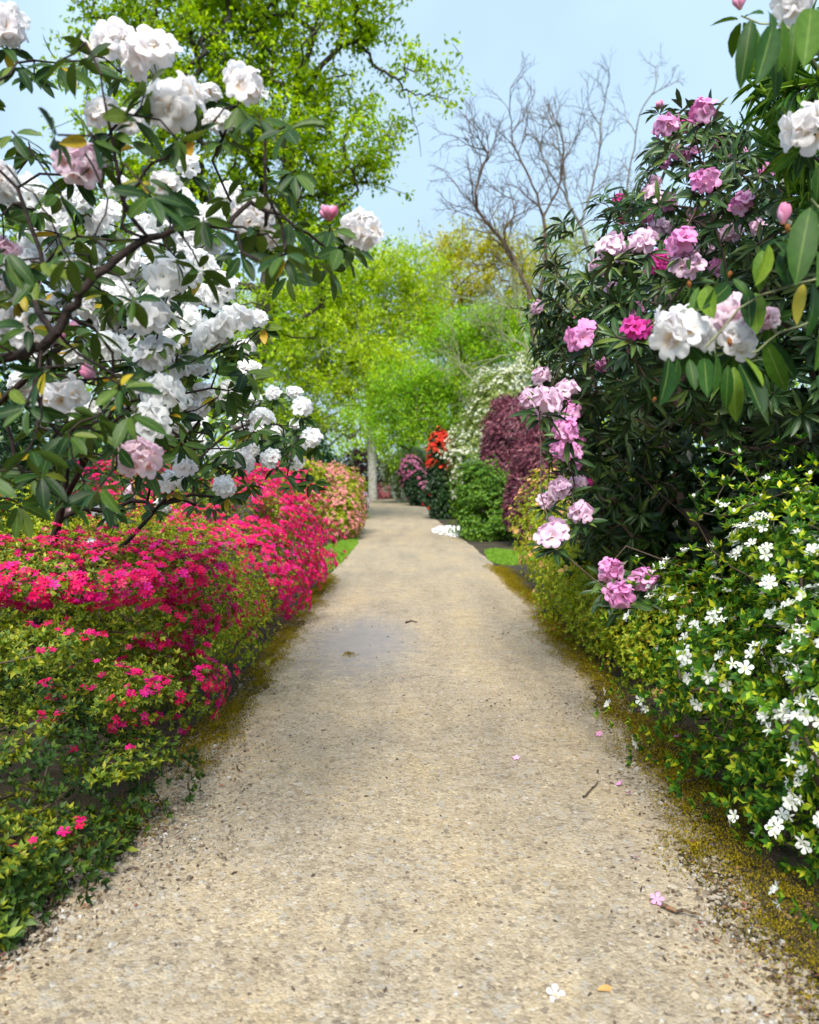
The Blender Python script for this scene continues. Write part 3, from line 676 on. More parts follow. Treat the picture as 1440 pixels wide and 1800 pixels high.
def stick(label, pts, r, mat):
    sk = Skel(); q = []
    for (px, py) in pts:
        w = at(px, py, CAM_H * 1440 / (py - 840)); w[2] = .03; q.append(w)
    sk.line(q, -1, 4, .003); rr = np.linspace(r, r * .5, sk.n); b = sk.bag(rr, sides=6); base = q[0] * A(1, 1, 0)
    single('twig', b.mesh('twig', base), mat, label, 'twig', base)
stick('thin dark twig lying on the gravel above the dropped blossoms', [(1025, 1420), (1040, 1405), (1052, 1392)], .006, MT['debris'])
stick('reddish brown stick beside the lowest pink blossom', [(1165, 1622), (1190, 1634), (1232, 1640)], .009, MT['litter'])
stick('dark stick poking from under the white azalea', [(1190, 1396), (1225, 1388), (1250, 1382)], .008, MT['debris'])
stick('short dark twig on the track beyond the grey patch', [(714, 1101), (724, 1098), (733, 1100)], .012, MT['debris'])
# drift of white fallen petals by the clipped green shrub
n = 1000; b = Bag(); a = RNG.uniform(0, 6.28, n); d = RNG.uniform(0, 1, n) ** .6
b.add(LEAF2, frames(unit(np.stack([RNG.normal(size=n), RNG.normal(size=n), RNG.normal(size=n) * .3], -1)), unit(RNG.normal(size=(n, 3)) * .9 + A(0, -.4, 1)), RNG.uniform(.06, .11, n)), np.stack([1.3 + .66 * d * np.cos(a), 23.4 + 2.3 * d * np.sin(a), .03 + .06 * (1 - d) * RNG.uniform(0, 1, n)], -1))
setting('fallen_petals', b.mesh('fallen_petals'), scatter_mat('white_fallen_petal', [(0, (.86, .87, .85)), (1, (.92, .92, .92))], .6), 'stuff', 'drift of white petals at the path edge')
# ------------------------------------------------------------------ azaleas on the left
reseed(21)
def b_dense(p, nm): return .38 + .5 * noise(p, 3.5) + .4 * (p[:, 0] > -2.1) - .3 * (p[:, 2] < .25)
def b_some(p, nm): return -.05 + .13 * noise(p, 5.)
def b_front(p, nm): return np.where(p[:, 2] > .86, .40 + .5 * noise(p, 4.), np.where(p[:, 0] > -1.66, .26 + .36 * noise(p, 6.), .03 * (nm[:, 2] > 0)))
def b_few(p, nm): return np.where(p[:, 0] > -1.55, .22 + .26 * noise(p, 5.), .09 + .14 * noise(p, 5.)) * (nm[:, 2] > -.1)
azalea('azalea_bush', 'tall azalea thick with magenta flowers beside the bright grass patch', [(-2.35, 9.8, .72, 1.2, 1.5, .84), (-2.0, 10.9, .72, .95, 1.2, .88), (-3.2, 10.3, .85, 1.3, 1.5, .85), (-1.85, 8.6, .48, .72, .95, .58)], 'azalea_leaf', 4000, .038, b_dense, 'magenta', .035, 300, 'pink azaleas along the left of the path', lumps=.26, shag=.06, cluster=(3, 7), cl_rad=2.0)
azalea('azalea_bush', 'yellow-green azalea lightly dotted with pink, between two pinker azaleas', [(-2.5, 7.3, .5, 1.15, 1.3, .72), (-1.85, 6.7, .36, .62, .9, .55), (-3.5, 7.5, .6, 1.0, 1.3, .75)], 'yellow_leaf', 4400, .036, b_some, 'magenta', .027, 220, 'pink azaleas along the left of the path', lumps=.22, shag=.06)
azalea('azalea_bush', 'azalea with a band of hot pink flowers along its flat top, at left edge', [(-2.1, 4.9, .98, .82, .7, .13), (-1.6, 5.2, .70, .42, .65, .15), (-2.85, 5.0, 1.0, .8, .7, .13), (-1.5, 4.8, .34, .32, .45, .22), (-2.2, 5.3, .5, .8, .6, .5)], 'azalea_leaf', 4000, .034, b_front, 'magenta', .026, 300, 'pink azaleas along the left of the path', lumps=.26, shag=.06, inner=.3, cluster=(3, 7), cl_rad=2.0)
azalea('azalea_bush', 'low tiered green azalea with few pink flowers in the bottom left corner', [(-1.95, 3.6, .80, .62, .40, .045), (-1.45, 3.9, .54, .44, .42, .05), (-1.28, 3.55, .30, .27, .32, .05), (-1.78, 3.2, .50, .42, .32, .04), (-1.50, 2.9, .24, .27, .28, .045), (-1.85, 2.72, .34, .4, .34, .04), (-1.72, 3.1, .12, .36, .5, .06), (-2.7, 3.3, .5, .45, .6, .45), (-2.3, 2.9, .62, .3, .4, .05)], 'azalea_leaf', 3300, .033, b_few, 'magenta', .022, 150, 'pink azaleas along the left of the path', lumps=.3, cluster=(1, 4), inner=.0, shag=.025, upb=1.0, core=([(-1.9, 3.5, .30, .6, .75, .42), (-1.5, 3.2, .16, .36, .6, .24), (-1.9, 2.7, .12, .45, .4, .2), (-1.35, 3.7, .12, .3, .4, .25), (-2.15, 3.0, .22, .45, .5, .34), (-1.65, 2.95, .10, .35, .35, .16)], 'azalea_leaf_shaded', 2100))
# low dark ivy leaves under the front azalea
azalea('ground_ivy', 'dark broad-leaved ground plant under the front azalea', [(-1.55, 2.75, .05, .25, .4, .09), (-1.32, 3.3, .04, .16, .35, .07)], 'azalea_leaf_deep', 260, .05, cat='plant', inner=0, n_stem=8)
# farther ones on the left
def b_coral(p, nm): return .35 * (p[:, 0] > -2.1) + .12 + .4 * noise(p, 3.5)
azalea('azalea_bush', 'chartreuse azalea with coral flowers behind the magenta one', [(-1.95, 22.3, .85, .72, 1.6, 1.0), (-2.75, 21.5, .95, .95, 1.6, 1.1), (-1.7, 20.6, .55, .45, .9, .65)], 'yellow_leaf', 3400, .07, b_coral, 'coral', .05, 0, simple=True, n_stem=24)
azalea('azalea_bush', 'small lilac-pink azalea at the path edge beyond the coral one', [(-1.95, 31, .5, .35, .8, .65), (-2.0, 29.4, .35, .3, .5, .4)], 'green_leaf', 700, .06, lambda p, n: .5 + .4 * noise(p, 3), 'pale_pink_petal', .05, 0, simple=True, n_stem=10)
azalea('shrub', 'yellow-green shrub left of the pale trunk', [(-3.2, 42, .8, .9, 1.3, 1.0), (-4.6, 42, 1.1, 1.3, 1.3, 1.3)], 'yellow_leaf', 1800, .10, cat='shrub', simple=True, n_stem=12)
azalea('shrub', 'dark blue-green shrub behind the coral azalea', [(-4.2, 33, 1.9, 1.0, 1.4, 1.9), (-5.6, 34, 2.1, 1.3, 1.4, 2.2), (-3.5, 34, 1.3, .8, 1.2, 1.3)], 'bluish_leaf', 3200, .10, cat='shrub', simple=True, n_stem=16)
azalea('shrub', 'brown-purple shrub low behind the pale trunk', [(-3.6, 63, 2.0, 1.6, 1.4, 2.1), (-1.6, 63.5, 1.2, 1.0, 1.2, 1.3)], 'purple_leaf', 1300, .14, cat='shrub', simple=True, n_stem=10)
# far end of the path
azalea('azalea_bush', 'small round coral-pink azalea at the foot of the pale trunk', [(-1.9, 58.5, .5, .55, .6, .55)], 'green_leaf', 420, .09, lambda p, n: .75 + 0 * p[:, 0], 'coral', .09, 0, simple=True, n_stem=8)
azalea('azalea_bush', 'small yellow azalea at the far end of the path', [(-.8, 59, .5, .6, .6, .5)], 'yellow_leaf', 420, .09, lambda p, n: .5 + 0 * p[:, 0], 'yellow', .08, 0, simple=True, n_stem=8)
azalea('shrub', 'light green shrub closing the view behind the yellow azalea', [(-.6, 63, 1.3, 1.5, 1.2, 1.4), (1.2, 64, 2.0, 1.6, 1.3, 2.0), (.2, 66, 2.6, 1.5, 1.2, 2.4)], 'fresh_leaf', 1700, .13, cat='shrub', simple=True, n_stem=10)
azalea('shrub', 'white-flowering shrub between the pale trunk and the plum one', [(-.9, 52, 1.9, .9, 1.0, 1.2), (.2, 51, 2.2, 1.1, 1.0, 1.2), (-.2, 51, .9, .8, .9, 1.0)], 'cream_leaf', 1800, .10, lambda p, n: .3 + .5 * noise(p, 2.2), 'cream', .08, 0, cat='shrub', simple=True, n_stem=12)

# ------------------------------------------------------------------ right-hand shrubs, far to near
reseed(31)
azalea('rhododendron', 'dark shrub with plum flowers by the far path end', [(.5, 45, 1.1, .75, 1.0, 1.25), (.1, 45, 1.9, .5, .7, .8), (.95, 44, .6, .5, .8, .7)], 'dark_leaf_far', 1700, .12, lambda p, n: .12 + .25 * noise(p, 2), 'plum', .10, 0, simple=True, cat='rhododendron', n_stem=12)
def b_red(p, nm): return ((p[:, 2] > 1.9) & (p[:, 0] < 1.55)) * (.5 + .5 * noise(p, 2.5)) + .02
azalea('rhododendron', 'dark rhododendron with scarlet flowers at its top', [(1.35, 31, .9, .75, .9, 1.05), (1.2, 31, 2.1, .5, .6, 1.1), (1.7, 31.5, 1.6, .55, .7, 1.0)], 'dark_leaf_far', 1700, .13, b_red, 'red', .06, 110, simple=False, cat='rhododendron', n_stem=14, bname='flower_truss')
azalea('shrub', 'tall shrub speckled with cream flowers behind the purple maples', [(3.1, 30.5, 2.4, 1.4, 1.6, 2.6), (2.1, 30.5, 1.9, .85, 1.2, 1.5), (4.5, 31.5, 3.3, 1.7, 1.6, 2.7), (3.5, 31, 4.5, 1.2, 1.2, 1.3), (4.9, 32, 5.0, 1.4, 1.2, 1.3)], 'cream_leaf', 6000, .10, lambda p, n: .42 + .35 * noise(p, 1.6), 'cream', .05, 120, cat='shrub', n_stem=24, leaves_per=5)
azalea('shrub', 'rounded green shrub beside the drift of white petals', [(1.8, 20.6, .62, .62, .8, .66), (1.75, 20.8, 1.45, .45, .6, .5), (2.25, 20.2, .55, .6, .7, .55), (2.0, 21, 1.1, .55, .6, .6)], 'green_leaf', 2700, .08, cat='shrub', lumps=.34, lf=4, shag=.16, n_stem=24)
def maple(label, ells, n, seed):
    reseed(seed); E = np.array(ells); base = A(E[0, 0], E[0, 1], 0); root = thing('purple_maple', label, 'maple', base, 'purple weeping maples')
    b = Bag()
    for sh, m in (((.9, 1.06), n), ((.7, .9), n // 2)):
        p, nm = ell_surface(ells, m, .10, 3.2, zmin=.15, shell=sh); p[:, 2] += .05 * np.sin(p[:, 0] * 9 + p[:, 1] * 4)
        for k in range(5):
            tn = nm * .6 + rdir(len(p)) * .5 + A(0, 0, -.6); b.add(SLIVER, frames(unit(tn), nm + rdir(len(p)) * .3, np.stack([.12 * RNG.uniform(.7, 1.3, len(p)), np.full(len(p), .20), np.full(len(p), .12)], -1)), p + rdir(len(p)) * .05)
    part(root, 'crown', b.mesh('crown', base), MT['purple_leaf'], 'stuff')
    sk = Skel(); r0 = sk.node(base + A(0, 0, -.05), -1); e = E[0]; sk.line([base + A(.1, 0, .5), base + A(-.1, .1, 1.0), e[:3] + A(0, 0, e[5] * .4)], r0, 4, .05)
    tip, _ = ell_surface(ells, 60, 0, zmin=.3, shell=(.7, .93)); sk.tips(tip, base + A(0, 0, 1), .3); part(root, 'trunk', sk.bag(sk.radii(.008, .45)).mesh('trunk', base), MT['dark_bark'])
maple('purple cut-leaf maple, the larger rounded one farther back', [(2.95, 22.6, 2.3, .95, 1.1, 1.55), (2.5, 22.2, 1.5, .6, .8, 1.0), (3.4, 22.5, 2.7, .8, .9, 1.0)], 4600, 41)
maple('purple cut-leaf maple, the smaller sloping one in front', [(3.15, 18.5, 1.55, .75, .9, 1.2), (2.7, 18.3, 1.0, .5, .7, .8), (3.6, 18.5, 2.0, .8, .9, .9)], 4200, 42)
reseed(33)
azalea('azalea_bush', 'azalea with orange buds in front of the purple maples', [(2.25, 12.2, .85, .7, 1.2, .8), (2.05, 10.6, .55, .5, .9, .6), (2.7, 11.5, 1.0, .8, 1.2, .8)], 'yellow_leaf', 2500, .046, lambda p, n: .06 + .16 * noise(p, 4), 'orange', .032, 60, n_stem=30)
azalea('azalea_bush', 'low yellow-green azalea at path edge below the lilac truss', [(1.86, 7.3, .34, .50, .8, .48), (1.82, 8.8, .40, .42, .9, .52), (1.92, 6.1, .32, .48, .7, .44), (2.4, 7.5, .4, .6, 1.3, .55)], 'yellow_leaf', 4200, .038, lambda p, n: .02 + .06 * noise(p, 4), 'orange', .022, 30, n_stem=40, lumps=.28, shag=.07)

# white azalea, near right
reseed(35)
WE = [(2.0, 3.7, .78, .72, .75, .55), (1.72, 3.0, .52, .36, .55, .48), (1.72, 4.3, .48, .42, .6, .46), (1.78, 2.5, .3, .36, .45, .32), (2.05, 3.0, .86, .5, .5, .40), (1.58, 3.5, .28, .26, .5, .27), (1.72, 3.75, 1.2, .3, .35, .3)]
def b_star(p, nm): return (.17 + .26 * noise(p, 3.5) + .10 * (p[:, 2] > .75)) * (nm[:, 2] > -.5)
wa = azalea('azalea_bush', 'bright green azalea with white starry flowers at lower right', WE, 'white_azalea_leaf', 3100, .043, b_star, 'star', .028, 300, blossoms=[STAR, BLOSSOM[1], STAR2, BLOSSOM[2]], bname='blossom', lumps=.42, lf=6., cluster=(1, 4), n_stem=120, leaves_per=7, shag=.09, inner=.35)
base = A(*wa.location)
# sprigs standing above it
sk = Skel(); tips, roots = [], []
for (px, py, d) in [(1262, 792, 3.5), (1300, 800, 3.5), (1222, 832, 3.6), (1236, 858, 3.6), (1312, 838, 3.4), (1275, 850, 3.5), (1328, 862, 3.4), (1425, 840, 3.1), (1400, 870, 3.0), (1218, 878, 3.6), (1225, 918, 3.7), (1260, 890, 3.5), (1290, 905, 3.4), (1340, 880, 3.3), (1150, 1000, 4.1), (1120, 985, 4.2)]:
    tips.append(at(px, py, d))
tips = np.array(tips); r0 = sk.node(A(1.75, 3.6, .9), -1); sk.tips(tips, A(1.75, 3.6, .9), .12, sag=.2)
part(wa, 'sprigs', sk.bag(sk.radii(.0025, .4)).mesh('sprigs', base), MT['brown_bark'])
tt = np.concatenate([tips, tips + A(0, 0, -.05) + RNG.normal(size=tips.shape) * .015, tips + A(0, 0, -.10) + RNG.normal(size=tips.shape) * .025])
d, u, P, s = whorls(tt, np.tile(A(0, -.1, 1), (len(tt), 1)) + RNG.normal(size=tt.shape) * .25, 8, .042, (.5, 1.2)); ms = mesh_set('leaf', [LEAF4], MT['white_azalea_leaf'])
copies(wa, 'leaf', ms, frames(d, u, s), P, base)
ms = mesh_set('flower_bud', [BUD[1]], MT['star']); copies(wa, 'flower_bud', ms, zframes(np.tile(A(0, -.1, 1), (len(tips), 1)) + RNG.normal(size=tips.shape) * .2, np.full(len(tips), .022)), tips + A(0, 0, .01), base)

# ------------------------------------------------------------------ rhododendrons with trusses
def rhododendron(name, label, root_pt, limbs, trusses, extra, leaf_key, truss_ts, leaf_ts, leaf_len, bark, n_leaf_parts=280, whorl_n=8, droop=.5, rtip=.0035, mats=None, split=0, group=None, seg=.14, sag=-.05, root_ref=None, leafscale=1., expo=.45, spread=(.9, 1.5), nfl=14, fsz=.50, fpol=1.8, far_leaf=None):
    """limbs: lists of points; trusses: point, radius, face direction, material, bud flag; extra: leaf-only tips with directions"""
    base = A(root_pt[0], root_pt[1], 0); root = thing(name, label, 'rhododendron', base, group)
    sk = Skel(); first = None
    for k, l in enumerate(limbs):
        if isinstance(l, tuple):
            par = int(np.argmin(np.linalg.norm(sk.P[:sk.n] - np.asarray(l[1][0]), axis=1))); sk.line(l[1][1:], par, 3, .006)
        else: sk.line(l, -1, 3, .005)
    nlimb = sk.n
    tp = np.array([t[0] for t in trusses]).reshape(-1, 3); td = unit(np.array([t[2] for t in trusses]).reshape(-1, 3)); tr = np.array([t[1] for t in trusses])
    ex, exd = extra
    allp = np.concatenate([tp - td * (tr * .75)[:, None], ex]) if len(ex) else tp - td * (tr * .75)[:, None]; alld = np.concatenate([td, exd]) if len(ex) else td
    ends = sk.tips(allp, np.asarray(root_ref if root_ref is not None else root_pt), seg, sag=sag)
    r = sk.radii(rtip, expo)
    part(root, 'branches', sk.bag(r).mesh('branches', base), MT[bark])
    # leaves
    d, u, P, s = whorls(allp - alld * .01, alld, whorl_n, leaf_len, spread, droop); nt_ = len(tp) * whorl_n
    P = P + d * .012
    M = frames(d, u, s); ix = pick_visible(P, n_leaf_parts) if n_leaf_parts else np.array([], int)
    if len(ix): copies(root, 'leaf', mesh_set('leaf', leaf_ts, MT[leaf_key]), M[ix], P[ix], base)
    rest = np.setdiff1d(np.arange(len(P)), ix); b = Bag(); far_ts = leaf_ts if far_leaf is None else far_leaf
    for j, t in enumerate(far_ts): s2 = rest[np.arange(len(rest)) % len(far_ts) == j]; b.add(t, M[s2], P[s2])
    if len(rest): part(root, 'foliage', b.mesh('foliage', base), MT[leaf_key], 'stuff')
    # flowers
    cache = {}
    def ms(kind, mk):
        if (kind, mk) not in cache:
            ts = {'truss': truss_ts, 'bud': BUD, 'floret': FLORET}[kind]; cache[(kind, mk)] = mesh_set({'truss': 'flower_truss', 'bud': 'flower_bud', 'floret': 'floret'}[kind], ts, MT[mk])
        return cache[(kind, mk)]
    near = np.argsort(-tr * 2 / np.maximum(tp[:, 1], 1)); splitset = set(int(i) for i in near if not trusses[i][4]) if split else set()
    splitset = set([int(i) for i in near if not trusses[int(i)][4]][:split])
    for i, t in enumerate(trusses):
        M_ = zframes(td[i:i + 1], [t[1]])[0]
        if t[4]:
            part(root, 'flower_bud', ms('bud', t[3])[i % 3], None, mtx=mat4(M_, tp[i] - base))
        elif i in splitset:
            n = nfl; fac, pos, sc = truss_layout(n, 300 + i, fsz, fpol)
            b = Bag()
            for q in pos * .95:   # the little stalks
                x = unit(np.cross(q, A(.2, .5, .9))) * .012; y = unit(np.cross(q, x)) * .012
                b.raw(np.array([A(0, 0, -.75) + x, A(0, 0, -.75) - x, A(0, 0, -.75) + y, q * .8 + x, q * .8 - x, q * .8 + y]), [0, 1, 4, 3, 1, 2, 5, 4, 2, 0, 3, 5], [4, 4, 4])
            to = part(root, 'flower_truss', b.mesh('flower_truss'), MT['green_stem'], mtx=mat4(M_, tp[i] - base))
            FM = zframes(fac, sc)
            for k in range(n): part(to, 'floret', ms('floret', t[3])[k % 4], None, mtx=mat4(FM[k], pos[k]))
        else: part(root, 'flower_truss', ms('truss', t[3])[i % len(truss_ts)], None, mtx=mat4(M_, tp[i] - base))
    return root, sk

def tl(lst, size, dmin, dmax, mat, face=(-.0, -.6, .75), jit=.3):
    """trusses from photo spots (px, py, width px): their width sets how far off they are"""
    out = []
    for e in lst:
        px, py, w = e[:3]; m = e[3] if len(e) > 3 else mat; bud = m == 'bud'
        sz = size * (.62 if bud else 1)
        d = np.clip(sz * 1440 / w, dmin, dmax) * RNG.uniform(.97, 1.03); r = w / 1440 * d / 2
        out.append((at(px, py, d), r * (1.25 if bud else 1.), A(*face) * (1 if not bud else .3) + RNG.normal(size=3) * jit + (A(0, 0, .8) if bud else 0), m, bud))
    return out
def whorl_spots(spots, d0, d1):
    """leaf-only tips: px, py pairs at distances from d0 to d1"""
    p = np.array([at(px, py, RNG.uniform(d0, d1)) for px, py in spots]); return p, unit(RNG.normal(size=p.shape) * .45 + A(.15, -.35, .75))

reseed(51)
# --- the near white one, left
near = [(200, 80, 100), (262, 98, 115), (305, 185, 125), (140, 285, 88, 'blush_petal'), (290, 325, 62), (8, 45, 90), (432, 152, 84), (635, 405, 84), (445, 380, 85), (470, 415, 60), (-5, 320, 84), (5, 440, 62, 'blush_petal'), (32, 495, 88), (105, 702, 96), (246, 800, 78, 'blush_petal'), (160, 660, 42, 'bud'), (137, 583, 36, 'bud'), (97, 597, 40, 'bud'), (60, 585, 90), (15, 570, 70), (578, 378, 40, 'bud'), (172, 92, 14, 'bud'), (180, 200, 70), (225, 215, 60), (385, 215, 60), (365, 165, 50)]
TR = tl([(a, b, c * 1.15, *q) for a, b, c, *q in near], .235, 2.05, 2.75, 'white_petal')
L1 = [A(-1.75, 2.5, 0), A(-1.7, 2.5, .9), at(-130, 690, 2.45), at(-20, 640, 2.4), at(45, 622, 2.38), at(85, 600, 2.36), at(118, 545, 2.34), at(150, 505, 2.32), at(205, 455, 2.35), at(262, 418, 2.4), at(330, 402, 2.45), at(400, 398, 2.5), at(470, 410, 2.55)]
limbs = [L1, (0, [L1[6], at(95, 590, 2.37), at(60, 520, 2.6), at(70, 440, 2.7), at(30, 330, 2.7)]),
         (0, [L1[8], at(140, 480, 2.35), at(100, 410, 2.3), at(60, 340, 2.25), at(10, 290, 2.2)]),
         (0, [L1[8], at(165, 420, 2.35), at(190, 350, 2.4), at(150, 270, 2.4)]),
         (0, [L1[9], at(215, 395, 2.35), at(235, 330, 2.35), at(268, 285, 2.35), at(345, 235, 2.4), at(415, 185, 2.45)]),
         (0, [L1[9], at(215, 350, 2.3), at(200, 250, 2.25), at(178, 130, 2.2)]),
         (0, [L1[11], at(440, 355, 2.6), at(520, 400, 2.65), at(580, 440, 2.7)]),
         (0, [L1[5], at(60, 680, 2.5), at(110, 770, 2.6), at(180, 800, 2.7)]),
         (0, [L1[3], at(10, 740, 2.45), at(40, 830, 2.5), at(120, 880, 2.6)])]
sp = [(x, y) for x in range(-40, 500, 48) for y in range(60, 480, 50)]; sp = [(x + RNG.normal() * 16, y + RNG.normal() * 16) for x, y in sp if RNG.uniform() < .34 and y > 70 + max(0, (90 - x)) * .2 + max(0, x - 330) * .75]
sp += [(520, 300), (495, 320), (585, 400), (600, 430), (580, 470), (520, 395), (500, 440), (505, 480), (560, 455), (100, 110), (130, 95), (60, 130), (30, 110), (420, 190), (455, 200), (20, 230), (50, 250)]
sp += [(RNG.uniform(-60, 240), RNG.uniform(480, 900)) for _ in range(40)]
ex = whorl_spots(sp, 2.1, 2.9)
rhododendron('white_rhododendron', 'white rhododendron with dark crooked limbs, nearest on the left', L1[0], limbs, TR, ex, 'rhodo_leaf', TRUSS, LEAF, .090, 'dark_bark', 290, 6, .75, .0034, split=10, seg=.1, root_ref=L1[5], group='white rhododendrons', expo=.37)
# --- the one behind it
reseed(52)
midl = [(370, 590, 74), (412, 566, 76), (300, 480, 100), (225, 465, 62), (345, 468, 72), (392, 502, 60), (262, 560, 90), (212, 520, 62), (272, 622, 80), (332, 560, 62), (285, 690, 82), (262, 742, 84), (312, 702, 62), (190, 612, 72), (440, 650, 48), (430, 612, 46), (402, 690, 52), (346, 640, 54), (300, 600, 62), (150, 540, 60), (210, 690, 52), (170, 500, 55), (330, 520, 60), (285, 520, 70), (240, 600, 60), (315, 640, 52), (225, 660, 60), (370, 520, 56), (120, 470, 50), (455, 560, 40), (255, 430, 66), (320, 430, 60), (380, 430, 50), (170, 420, 50), (95, 385, 60), (130, 350, 55), (365, 380, 60), (400, 340, 50), (330, 290, 50), (45, 330, 60), (60, 420, 60), (240, 480, 60), (190, 565, 60), (300, 650, 60), (150, 620, 55), (240, 700, 60), (355, 690, 46), (60, 460, 60), (325, 605, 50), (275, 470, 60), (350, 720, 44), (305, 760, 44)]
farl = [(325, 815, 54), (302, 846, 50), (386, 801, 46), (425, 805, 52), (475, 806, 44), (396, 856, 50), (286, 888, 36), (460, 735, 50), (450, 758, 34), (532, 714, 44), (546, 770, 46), (518, 690, 34), (502, 780, 30), (440, 700, 42), (416, 742, 36), (352, 742, 40), (180, 892, 42), (112, 892, 32, 'blush_petal'), (522, 812, 36), (486, 760, 32), (232, 862, 36, 'blush_petal'), (520, 745, 30), (480, 690, 30), (350, 775, 30), (160, 960, 34), (198, 905, 40), (318, 770, 34, 'blush_petal'), (410, 715, 30, 'bud'), (445, 790, 26)]
midl += [(RNG.uniform(20, 330 + .25 * k), 330 + k * 9 + RNG.normal() * 15, RNG.uniform(44, 64)) for k in range(44)]
TR = tl([(a, b, c * 1.18, *q) for a, b, c, *q in midl], .21, 3.0, 4.4, 'white_petal_far') + tl([(a, b, c * 1.12, *q) for a, b, c, *q in farl], .20, 5.2, 6.6, 'white_petal_far')
base2 = A(-2.6, 5.6, 0)
lb = [[base2, A(-2.5, 5.5, .7), A(-2.2, 5.2, 1.4), A(-1.9, 4.8, 2.1), at(300, 500, 4.2)], (0, [A(-2.5, 5.5, .7), A(-2.0, 5.8, 1.1), at(400, 760, 6.0), at(520, 750, 6.2)]), (0, [A(-2.2, 5.2, 1.4), at(250, 640, 4.2), at(330, 640, 4.0), at(420, 580, 4.0)]), (0, [A(-2.5, 5.5, .7), A(-2.9, 5.0, 1.5), at(120, 600, 4.2)])]
sp = [(RNG.uniform(20, 470), RNG.uniform(400, 800)) for _ in range(110)]; sp = [(x, y) for x, y in sp if x < 330 + (y - 400) * .45]
e1 = whorl_spots(sp, 3.4, 5.2)
sp = [(RNG.uniform(60, 560), RNG.uniform(690, 900)) for _ in range(110)]; sp = [(x, y) for x, y in sp if y < 900 - max(0, x - 380) * .5 or RNG.uniform() < .1]
e2 = whorl_spots(sp, 5.4, 6.8)
rhododendron('white_rhododendron', 'white rhododendron behind, its trusses hanging over the pink azaleas', base2, lb, TR, (np.concatenate([e1[0], e2[0]]), np.concatenate([e1[1], e2[1]])), 'rhodo_leaf', TRUSS_S, LEAF, .105, 'dark_bark', 200, 6, .6, .004, split=0, seg=.2, root_ref=A(-2.4, 5.4, 1.0), group='white rhododendrons')

# --- the pink one, right
reseed(53)
P_, H_, Q_ = 'pink_petal', 'hot_petal', 'pale_pink_petal'
pk = [(1235, 195, 52, P_), (1172, 222, 48, P_), (1160, 186, 20, 'bud'), (1192, 268, 30, P_), (1170, 286, 22, P_), (1240, 320, 52, P_), (1146, 342, 42, Q_), (1136, 380, 30, P_), (1305, 356, 46, P_), (1090, 352, 24, H_), (1076, 432, 54, Q_), (1130, 425, 50, Q_), (1200, 425, 60, P_), (1155, 460, 44, H_), (1206, 468, 62, Q_), (1020, 590, 62, P_), (1118, 578, 50, H_), (1121, 546, 32, P_), (962, 702, 62, Q_), (995, 686, 46, Q_), (1002, 722, 42, P_), (996, 756, 46, P_), (1002, 790, 44, P_), (1080, 510, 34, Q_), (1036, 848, 16, H_), (985, 860, 42, Q_), (968, 940, 62, Q_), (1020, 900, 46, Q_), (1074, 1002, 50, P_), (1090, 1045, 54, P_), (1134, 1018, 48, P_), (1285, 410, 40, Q_), (1240, 440, 34, Q_), (1095, 388, 16, H_), (1260, 470, 30, P_), (1160, 400, 36, Q_), (945, 540, 26, Q_), (1110, 600, 34, P_), (1012, 560, 16, H_), (985, 790, 40, P_), (1050, 470, 34, Q_), (1175, 355, 34, P_), (1215, 270, 36, P_), (1260, 250, 30, P_), (1180, 510, 36, Q_), (1060, 640, 30, P_), (1270, 375, 36, Q_), (950, 660, 36, Q_), (1015, 850, 34, Q_), (960, 880, 34, Q_), (1225, 380, 34, P_), (985, 705, 40, P_), (1008, 775, 40, P_), (990, 735, 36, Q_), (1010, 815, 32, P_), (930, 700, 40, Q_), (945, 725, 34, Q_), (1180, 440, 36, Q_), (1095, 445, 36, Q_), (1150, 320, 30, Q_), (1265, 320, 34, Q_), (1320, 340, 30, Q_), (1300, 270, 34, P_), (1345, 300, 32, P_), (1330, 400, 34, Q_), (1200, 220, 30, H_)]
pk = [(x, y, w * 1.2, m) for x, y, w, m in pk]; TR = tl(pk, .19, 4.1, 6.2, P_, face=(-.35, -.6, .55)); TR = [(p_ * .95 + A(0, 0, CAM_H) * .05, r_ * .95, f_, m_, b_) for p_, r_, f_, m_, b_ in TR]
bs = A(2.7, 6.2, 0)
lb = [[bs, A(2.6, 6.1, .8), A(2.5, 5.9, 1.6), A(2.3, 5.7, 2.5), A(2.0, 5.5, 3.3), at(1220, 230, 5.3)], (0, [A(2.5, 5.9, 1.6), A(2.0, 6.0, 2.0), at(1040, 520, 6.0), at(970, 560, 6.3)]), (0, [A(2.6, 6.1, .8), A(2.1, 6.0, 1.2), at(1040, 760, 6.2)]), (0, [A(2.6, 6.1, .8), A(2.0, 5.4, .9), at(1100, 960, 5.0)]), (0, [A(2.5, 5.9, 1.6), A(2.6, 5.2, 2.0), at(1330, 480, 4.8)])]
# canopy of leaf whorls: on the skin of lobes
PE = [(2.4, 5.3, 3.2, .5, .6, .55), (1.85, 5.6, 3.45, .42, .5, .62), (1.75, 5.7, 2.85, .75, .7, .6), (1.55, 6.2, 2.45, .62, .7, .52), (1.75, 5.6, 2.3, .75, .8, .42), (2.5, 5.4, 2.55, .8, .9, .7), (1.5, 6.4, 1.9, .45, .6, .38), (2.3, 5.0, 2.05, .6, .55, .42), (3.1, 5.6, 2.5, .9, 1.2, .9), (1.75, 6.9, 1.3, .4, .7, .6), (1.62, 6.8, 1.25, .28, .4, .42), (1.58, 6.9, 1.7, .28, .4, .3)]
p, nm = ell_surface(PE, 1150, .3, 3.0, shell=(.8, 1.1), hide=.8); kp = (p[:, 2] < 2.75) | (RNG.uniform(size=len(p)) < .6); p, nm = p[kp], nm[kp]; nm = unit(nm + A(0, 0, .5))
